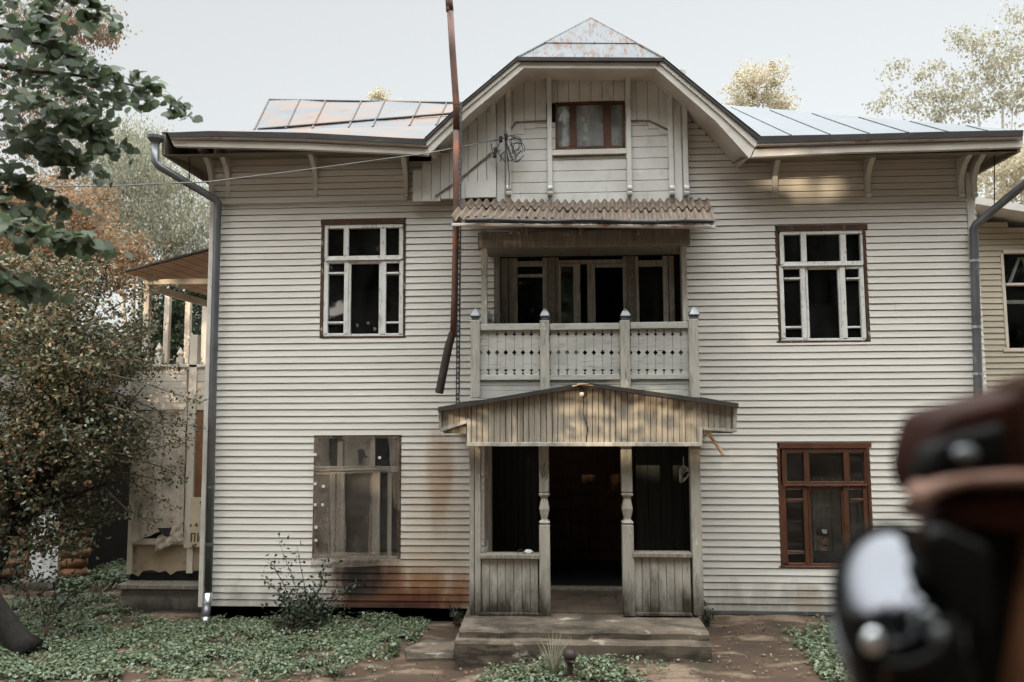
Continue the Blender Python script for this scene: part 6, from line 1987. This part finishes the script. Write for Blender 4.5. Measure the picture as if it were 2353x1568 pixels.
def cz(pts):
    return [((3300 + x / 1.178) * .5745, (1400 + y / 1.178) * .5745) for x, y in pts]
def spline(pts, n=6):
    out = []
    m = len(pts)
    for i in range(m):
        p0, p1, p2, p3 = (Vector(pts[(i + k - 1) % m]) for k in range(4))
        for j in range(n):
            t = j / n
            out.append(tuple(.5 * ((2 * p1) + (p2 - p0) * t + (2 * p0 - 5 * p1 + 4 * p2 - p3) * t * t + (3 * p1 - p0 - 3 * p2 + p3) * t ** 3)))
    return out
def slab_k(pts, Y, d, name, mat, par, bev=.008):
    o = MB().prism([(P(u, v, Y + d * .85).x, P(u, v, Y + d * .85).z) for u, v in pts], Y, Y + d).build(name, mat, par, smooth=False)
    b = o.modifiers.new('bevel', 'BEVEL'); b.width = bev; b.segments = 5; b.limit_method = 'ANGLE'; b.angle_limit = rad(50)
    for p_ in o.data.polygons: p_.use_smooth = True
    return o
top = cz([(1500, -60), (1150, 40), (938, 115), (800, 172), (600, 238), (470, 272), (400, 297), (364, 352), (335, 450), (320, 550), (338, 630), (372, 690), (440, 640), (560, 605), (760, 590), (1100, 600), (1500, 610)])
slab_k(top, YK + .01, .07, 'case_flap', m_leather, cmr, .018)
slab_k(cz([(372, 692), (400, 630), (470, 597), (600, 572), (800, 562), (1150, 562), (1500, 562), (1500, 620), (1150, 620), (800, 618), (600, 626), (500, 655), (415, 704)]), YK - .006, .03, 'case_edge', m_tan, cmr, .004)
slab_k(cz([(338, 757), (400, 712), (480, 668), (600, 640), (800, 632), (1500, 632), (1500, 900), (800, 830), (560, 800), (410, 790)]), YK + .004, .06, 'case_lip', m_leather, cmr, .010)
slab_k(cz([(470, 780), (700, 730), (1500, 800), (1500, 1900), (170, 1900), (180, 1650), (330, 1500), (480, 1300), (500, 1100), (440, 900)]), YK + .02, .08, 'camera_body', m_blk, cmr, .012)
slab_k(cz([(880, 640), (1500, 620), (1500, 1900), (690, 1900), (745, 1560), (795, 1300), (835, 1000)]), YK - .004, .05, 'side_strap', m_strap, cmr, .012)
slab_k(cz([(390, 560), (440, 440), (560, 380), (770, 330), (800, 545), (660, 556), (520, 582), (420, 640)]), YK + .004, .03, 'flap_panel', m_blk, cmr, .012)
slab_k(cz([(800, 150), (900, 115), (1000, 90), (1000, 560), (800, 560)]), YK + .0, .05, 'flap_strap', m_olive, cmr, .01)
c_ = P(*cz([(660, 490)])[0], YK - .002)
kx = YK / F
MB().ball(c_, (28 * kx, .004, 17 * kx), 16, 8).build('stud', m_galv, cmr, smooth=True)
# lens: a black barrel turned a little to the left, with a chrome-bright convex front
lc = P(*cz([(318, 1135)])[0], YK)
axs = (Vector((-.32, -.62, .70))).normalized()
e1 = axs.cross(Vector((0, 0, 1))).normalized()
e2 = e1.cross(axs)
def ring_pts(r_, off, sy=1.0, n=40):
    return [lc + axs * off + e1 * (r_ * math.cos(2 * math.pi * k / n)) + e2 * (r_ * sy * math.sin(2 * math.pi * k / n)) for k in range(n)]
def revolve(prof, name, mat, n=40, sy=1.45, cap=True):
    vs_, fs = [], []
    for r_, off in prof:
        vs_ += [tuple(p) for p in ring_pts(r_, off, sy, n)]
    for i in range(len(prof) - 1):
        for k in range(n):
            fs.append((i * n + k, i * n + (k + 1) % n, (i + 1) * n + (k + 1) % n, (i + 1) * n + k))
    if cap: fs.append(tuple((len(prof) - 1) * n + k for k in range(n)))
    return MB().add(vs_, fs).build(name, mat, cmr, smooth=True)
R_ = 182 / 1.178 * .5745 * YK / F * 1.30
revolve([(R_ * 1.08, -.05), (R_ * 1.10, -.006), (R_ * 1.08, .002), (R_ * 1.0, .004), (R_ * .97, .0), (R_ * .97, -.004)], 'lens_barrel', m_blk)
revolve([(R_ * 1.18, -.055), (R_ * 1.18, -.03), (R_ * 1.12, -.026), (R_ * 1.09, -.026)], 'lens_ring', m_galv)
revolve([(R_ * .97, -.003)] + [(R_ * .97 * math.cos(a_), -.003 + R_ * .42 * math.sin(a_)) for a_ in np.linspace(.1, 1.5, 12)], 'lens_glass', m_chrome)
slab_k(cz([(60, 1200), (110, 1190), (180, 1225), (250, 1290), (330, 1285), (400, 1240), (470, 1190), (540, 1230), (640, 1500), (640, 1900), (150, 1900), (125, 1560), (90, 1400)]), YK - .030, .028, 'lower_reflection_mask', m_blk, cmr, .006)  # black plate over the dome, gives its bright reflection a lower outline
slab_k(cz([(398, 850), (470, 800), (700, 900), (700, 1300), (505, 1215), (490, 1130), (420, 1060), (392, 970)]), YK - .030, .028, 'side_reflection_mask', m_blk, cmr, .006)  # black plate cutting the dome's reflection to shape on the right
for (x_, y_, rx_, ry_, mt_) in ((228, 1375, 46, 52, m_shiny), (530, 1340, 44, 40, m_galv), (486, 1260, 34, 34, m_galv), (455, 880, 26, 66, m_olive), (290, 1545, 30, 40, m_olive)):  # small balls put in as the blurred highlights
    c_ = P(*cz([(x_, y_)])[0], YK - .034)
    MB().ball(c_, (rx_ * .4877 * kx, .004, ry_ * .4877 * kx), 16, 8).build('highlight_bead', mt_, cmr, smooth=True)
# tripod under it
tpx = P(2330, 1568, YK + .04)
zt_ = tpx.z - .12
tp_ = thing('tripod', 'black tripod carrying the camera at the right edge', 'tripod', (tpx.x, YK + .06, ground_z(tpx.x, YK)))
MB().tube([(tpx.x, YK + .06, zt_ - .5), (tpx.x, YK + .06, zt_)], .018, 10).box(tpx.x - .05, YK + .02, zt_, tpx.x + .05, YK + .1, zt_ + .02).build('column', m_blk, tp_)
for k in range(3):
    a_ = k * 2.094 + .5
    MB().tube([(tpx.x + .03 * math.cos(a_), YK + .06 + .03 * math.sin(a_), zt_ - .35), (tpx.x + .42 * math.cos(a_), YK + .06 + .42 * math.sin(a_), ground_z(tpx.x + .42 * math.cos(a_), YK + .06 + .42 * math.sin(a_)))], [.016, .010], 8).build('leg', m_blk, tp_)

# ------------------------------------------------------------------ the wood behind the camera, unseen, its crowns gapped to place the sun patches
TH = SUN_DIR
def beam(u, v, Y, r_, ry=None):
    return (P(u, v, Y), r_, ry or r_)
GAPS = [beam(1500, 985, YG, .50, .10), beam(1420, 945, YG, .55, .05), beam(1250, 995, YG, .62, .05), beam(1470, 960, YG, .85, .42), beam(1180, 985, YG, .95, .40), beam(1150, 975, YG, .40, .035), beam(1380, 915, YG, .5, .03), beam(1330, 1010, YG, .6, .03),
        beam(1774, 415, Y0 - .2, .12, .26), beam(1885, 438, Y0, .56, .19), beam(1418, 1078, 13.2, .50, .24), beam(1400, 606, YD, .85, .14), beam(1290, 600, YD, .2, .12),
        beam(1090, 1170, YP, .06, .26), beam(815, 1110, Y0, .4, .2), beam(380, 900, YV, .5, .35), beam(330, 700, YV, .15, .7), beam(400, 1090, YV, .22, .2), beam(1750, 1460, 10.2, .4, .10), beam(1150, 560, YP, .2, .05),
        beam(300, 640, 11, .5, .3), beam(150, 620, 11.5, .6, .15), beam(60, 1240, 12.6, .5, .4), beam(540, 1440, 10.5, .5, .05), beam(120, 1395, 11.6, 1.5, .28), beam(60, 1430, 10.9, 1.2, .2), beam(370, 880, YV, .7, .5)]
YT = -22.0
up_s = TH.cross(Vector((1, 0, 0)))
s1 = TH.cross(Vector((0, 0, 1))).normalized()
s2 = s1.cross(TH).normalized()
if s2.z < 0: s2 = -s2
gp = [(g.dot(s1), g.dot(s2), a, b) for g, a, b in GAPS]
m_occ = L_dark
rgo = np.random.default_rng(77)
specs = [(-38, 17), (-33.5, 16), (-29, 18), (-24.5, 16.5), (-20, 17), (-15.5, 16), (-11, 17), (-6.5, 15.5), (-2, 16.5), (3, 15), (8, 15), (13, 16), (18, 15), (23, 16)]
for i, (xc, hgt) in enumerate(specs):
    yy = YT + (i % 3) * 1.6
    zb_ = ground_z(xc, yy)
    t = thing('unseen_tree', '', 'tree', (xc, yy, zb_), 'trees of the wood behind the viewer')
    t['label'] = 'tall dense unseen tree of the wood, crown gapped for the sun patches'
    limbs((xc, yy, zb_), [(xc - 1.5, yy, zb_ + hgt * .7), (xc + 1.5, yy + .5, zb_ + hgt * .75), (xc, yy - .5, zb_ + hgt * .9)], .25, m_bark, t, seed=i)
    n = 8200
    C_ = np.stack([rgo.uniform(-3.4, 3.4, n) + xc, rgo.uniform(-1.3, 1.3, n) + yy, rgo.uniform(0, 1, n)], axis=1)
    top_ = hgt * (1 - .10 * (np.abs(C_[:, 0] - xc) / 3.4) ** 2) - 2.0 + rgo.uniform(-.5, .5, n)
    C_[:, 2] = C_[:, 2] * top_ + .3
    top_ = 0
    lim = np.interp(C_[:, 0], [-20.6, -17.8], [8.2, 30.0])
    C_[:, 2] = np.minimum(C_[:, 2], lim - rgo.uniform(0, 2.5, n))
    a1 = C_ @ np.array(s1); a2 = C_ @ np.array(s2)
    keep = np.ones(n, bool)
    for (g1, g2, ra, rb) in gp:
        keep &= (((a1 - g1) / (ra + .16)) ** 2 + ((a2 - g2) / (rb + .16)) ** 2) > 1
    C_ = C_[keep]
    N_ = unit(len(C_), rgo) * .5 + np.array([-TH.x, -TH.y, -TH.z]) * 1.0
    leaves_mesh('crown', C_, N_, .42, m_occ, t, aspect=.8, rng=rgo)

# unseen trees added on the right to keep low sky off the house front
for i, (xc, yy, hgt) in enumerate(((3.5, -9.5, 19), (8.5, -8, 21), (13.5, -8.5, 20), (18.5, -7, 21), (23.5, -5, 20), (28, 1, 20), (30, 8, 19), (31, 15, 19))):
    t = thing('unseen_tree', 'tall dense unseen tree of the wood, crown gapped for the sun patches', 'tree', (xc, yy, ground_z(xc, yy)), 'trees of the wood behind the viewer')
    zb_ = ground_z(xc, yy)
    limbs((xc, yy, zb_), [(xc - 1.5, yy, zb_ + hgt * .7), (xc + 1.5, yy + .5, zb_ + hgt * .75), (xc, yy - .5, zb_ + hgt * .9)], .25, m_bark, t, seed=i + 40)
    n = 10500
    C_ = np.stack([rgo.normal(0, 1.3, n).clip(-3, 3) + xc, rgo.uniform(-1.6, 1.6, n) + yy, rgo.uniform(2.5, hgt, n)], axis=1)
    leaves_mesh('crown', C_, unit(len(C_), rgo) + np.array([0, 1.0, .3]), .42, m_occ, t, aspect=.8, rng=rgo)

# unseen high crowned trees added left: low sun passes under, sky light is blocked
for i, (xc, yy, hgt, cb4) in enumerate(((-3, -11, 24, 12.0), (-8.5, -9, 24, 11.0), (-13.5, -8, 25, 11.5), (-19, -6, 24, 11.5), (-24, -3, 24, 11.0), (-29, 3, 22, 4.0), (-30, 11, 22, 3.0))):
    t = thing('unseen_tree', 'tall dense unseen tree of the wood, crown gapped for the sun patches', 'tree', (xc, yy, ground_z(xc, yy)), 'trees of the wood behind the viewer')
    zb_ = ground_z(xc, yy)
    limbs((xc, yy, zb_), [(xc - 1.8, yy, hgt * .7), (xc + 1.8, yy + .5, hgt * .75), (xc, yy - .5, hgt * .9)], .28, m_bark, t, seed=i + 60, fork=.6)
    n = 11000
    C_ = np.stack([rgo.normal(0, 1.5, n).clip(-3.2, 3.2) + xc, rgo.uniform(-1.8, 1.8, n) + yy, rgo.uniform(cb4, hgt, n)], axis=1)
    leaves_mesh('crown', C_, unit(len(C_), rgo) + np.array([0, 1.0, .3]), .42, m_occ, t, aspect=.8, rng=rgo)

# an unseen far tree added to darken what the upper windows mirror
t = thing('unseen_tree', 'tall dense unseen tree of the wood, crown gapped for the sun patches', 'tree', (-14.5, -45, ground_z(-14.5, -45)), 'trees of the wood behind the viewer')
limbs((-14.5, -45, ground_z(-14.5, -45)), [(-16, -45, 17), (-13, -45, 18), (-14.5, -45, 22)], .35, m_bark, t, seed=90)
n = 7000
C_ = np.stack([rgo.uniform(-3.4, 3.4, n) - 14.5, rgo.uniform(-1.5, 1.5, n) - 45, rgo.uniform(3, 25, n)], axis=1)
leaves_mesh('crown', C_, unit(len(C_), rgo) + np.array([0, 1.0, .2]), .5, m_occ, t, aspect=.8, rng=rgo)

# unseen linden added behind the viewer to stripe the porch gable with shade
l2 = thing('linden_tree', 'unseen linden added behind the viewer to stripe the porch gable with shade', 'tree', (-5.6, -1.2, ground_z(-5.6, -1.2)))
bm = MB()
bm.tube([(-5.6, -1.2, ground_z(-5.6, -1.2) - .2), (-5.55, -1.2, 3.4), (-5.5, -1.25, 5.4), (-5.4, -1.2, 7.5)], [.2, .17, .13, .07], 10)
bm.build('trunk', m_bark, l2, smooth=True)
bq = MB()
C3 = []
rg3 = random.Random(41)
for (ua, va, ub, vb4, w_, dn) in ((1010, 925, 1300, 962, .05, 60), (1180, 905, 1480, 952, .07, 90), (1370, 905, 1560, 940, .06, 60), (1080, 985, 1330, 1006, .05, 50), (1250, 955, 1430, 990, .06, 60), (1440, 965, 1640, 985, .08, 60),
                                  (1560, 925, 1700, 960, .13, 150), (1640, 960, 1700, 1010, .10, 60), (1380, 1000, 1560, 1016, .03, 30), (1010, 950, 1080, 990, .03, 14), (1400, 900, 1700, 925, .05, 60)):
    pa, pb = P(ua, va, YG) - SUN_DIR * 11.2, P(ub, vb4, YG) - SUN_DIR * 11.2
    mid_ = Vector((-5.5, -1.25, pa.z + .2))
    bq.tube([mid_, pa, pa.lerp(pb, .5), pb], [.02, .012, .008, .003], 5)
    for _ in range(int(dn * .5)):
        q = pa.lerp(pb, rg3.uniform(-.05, 1.0))
        C3.append((q.x + rg3.gauss(0, .03), q.y + rg3.gauss(0, .25), q.z + rg3.gauss(0, w_)))
bq.build('branch', m_twig, l2)
leaves_mesh('crown', np.array(C3), unit(len(C3)) * .5 - np.array(SUN_DIR), .085, L_linden, l2, aspect=.9, six=True)
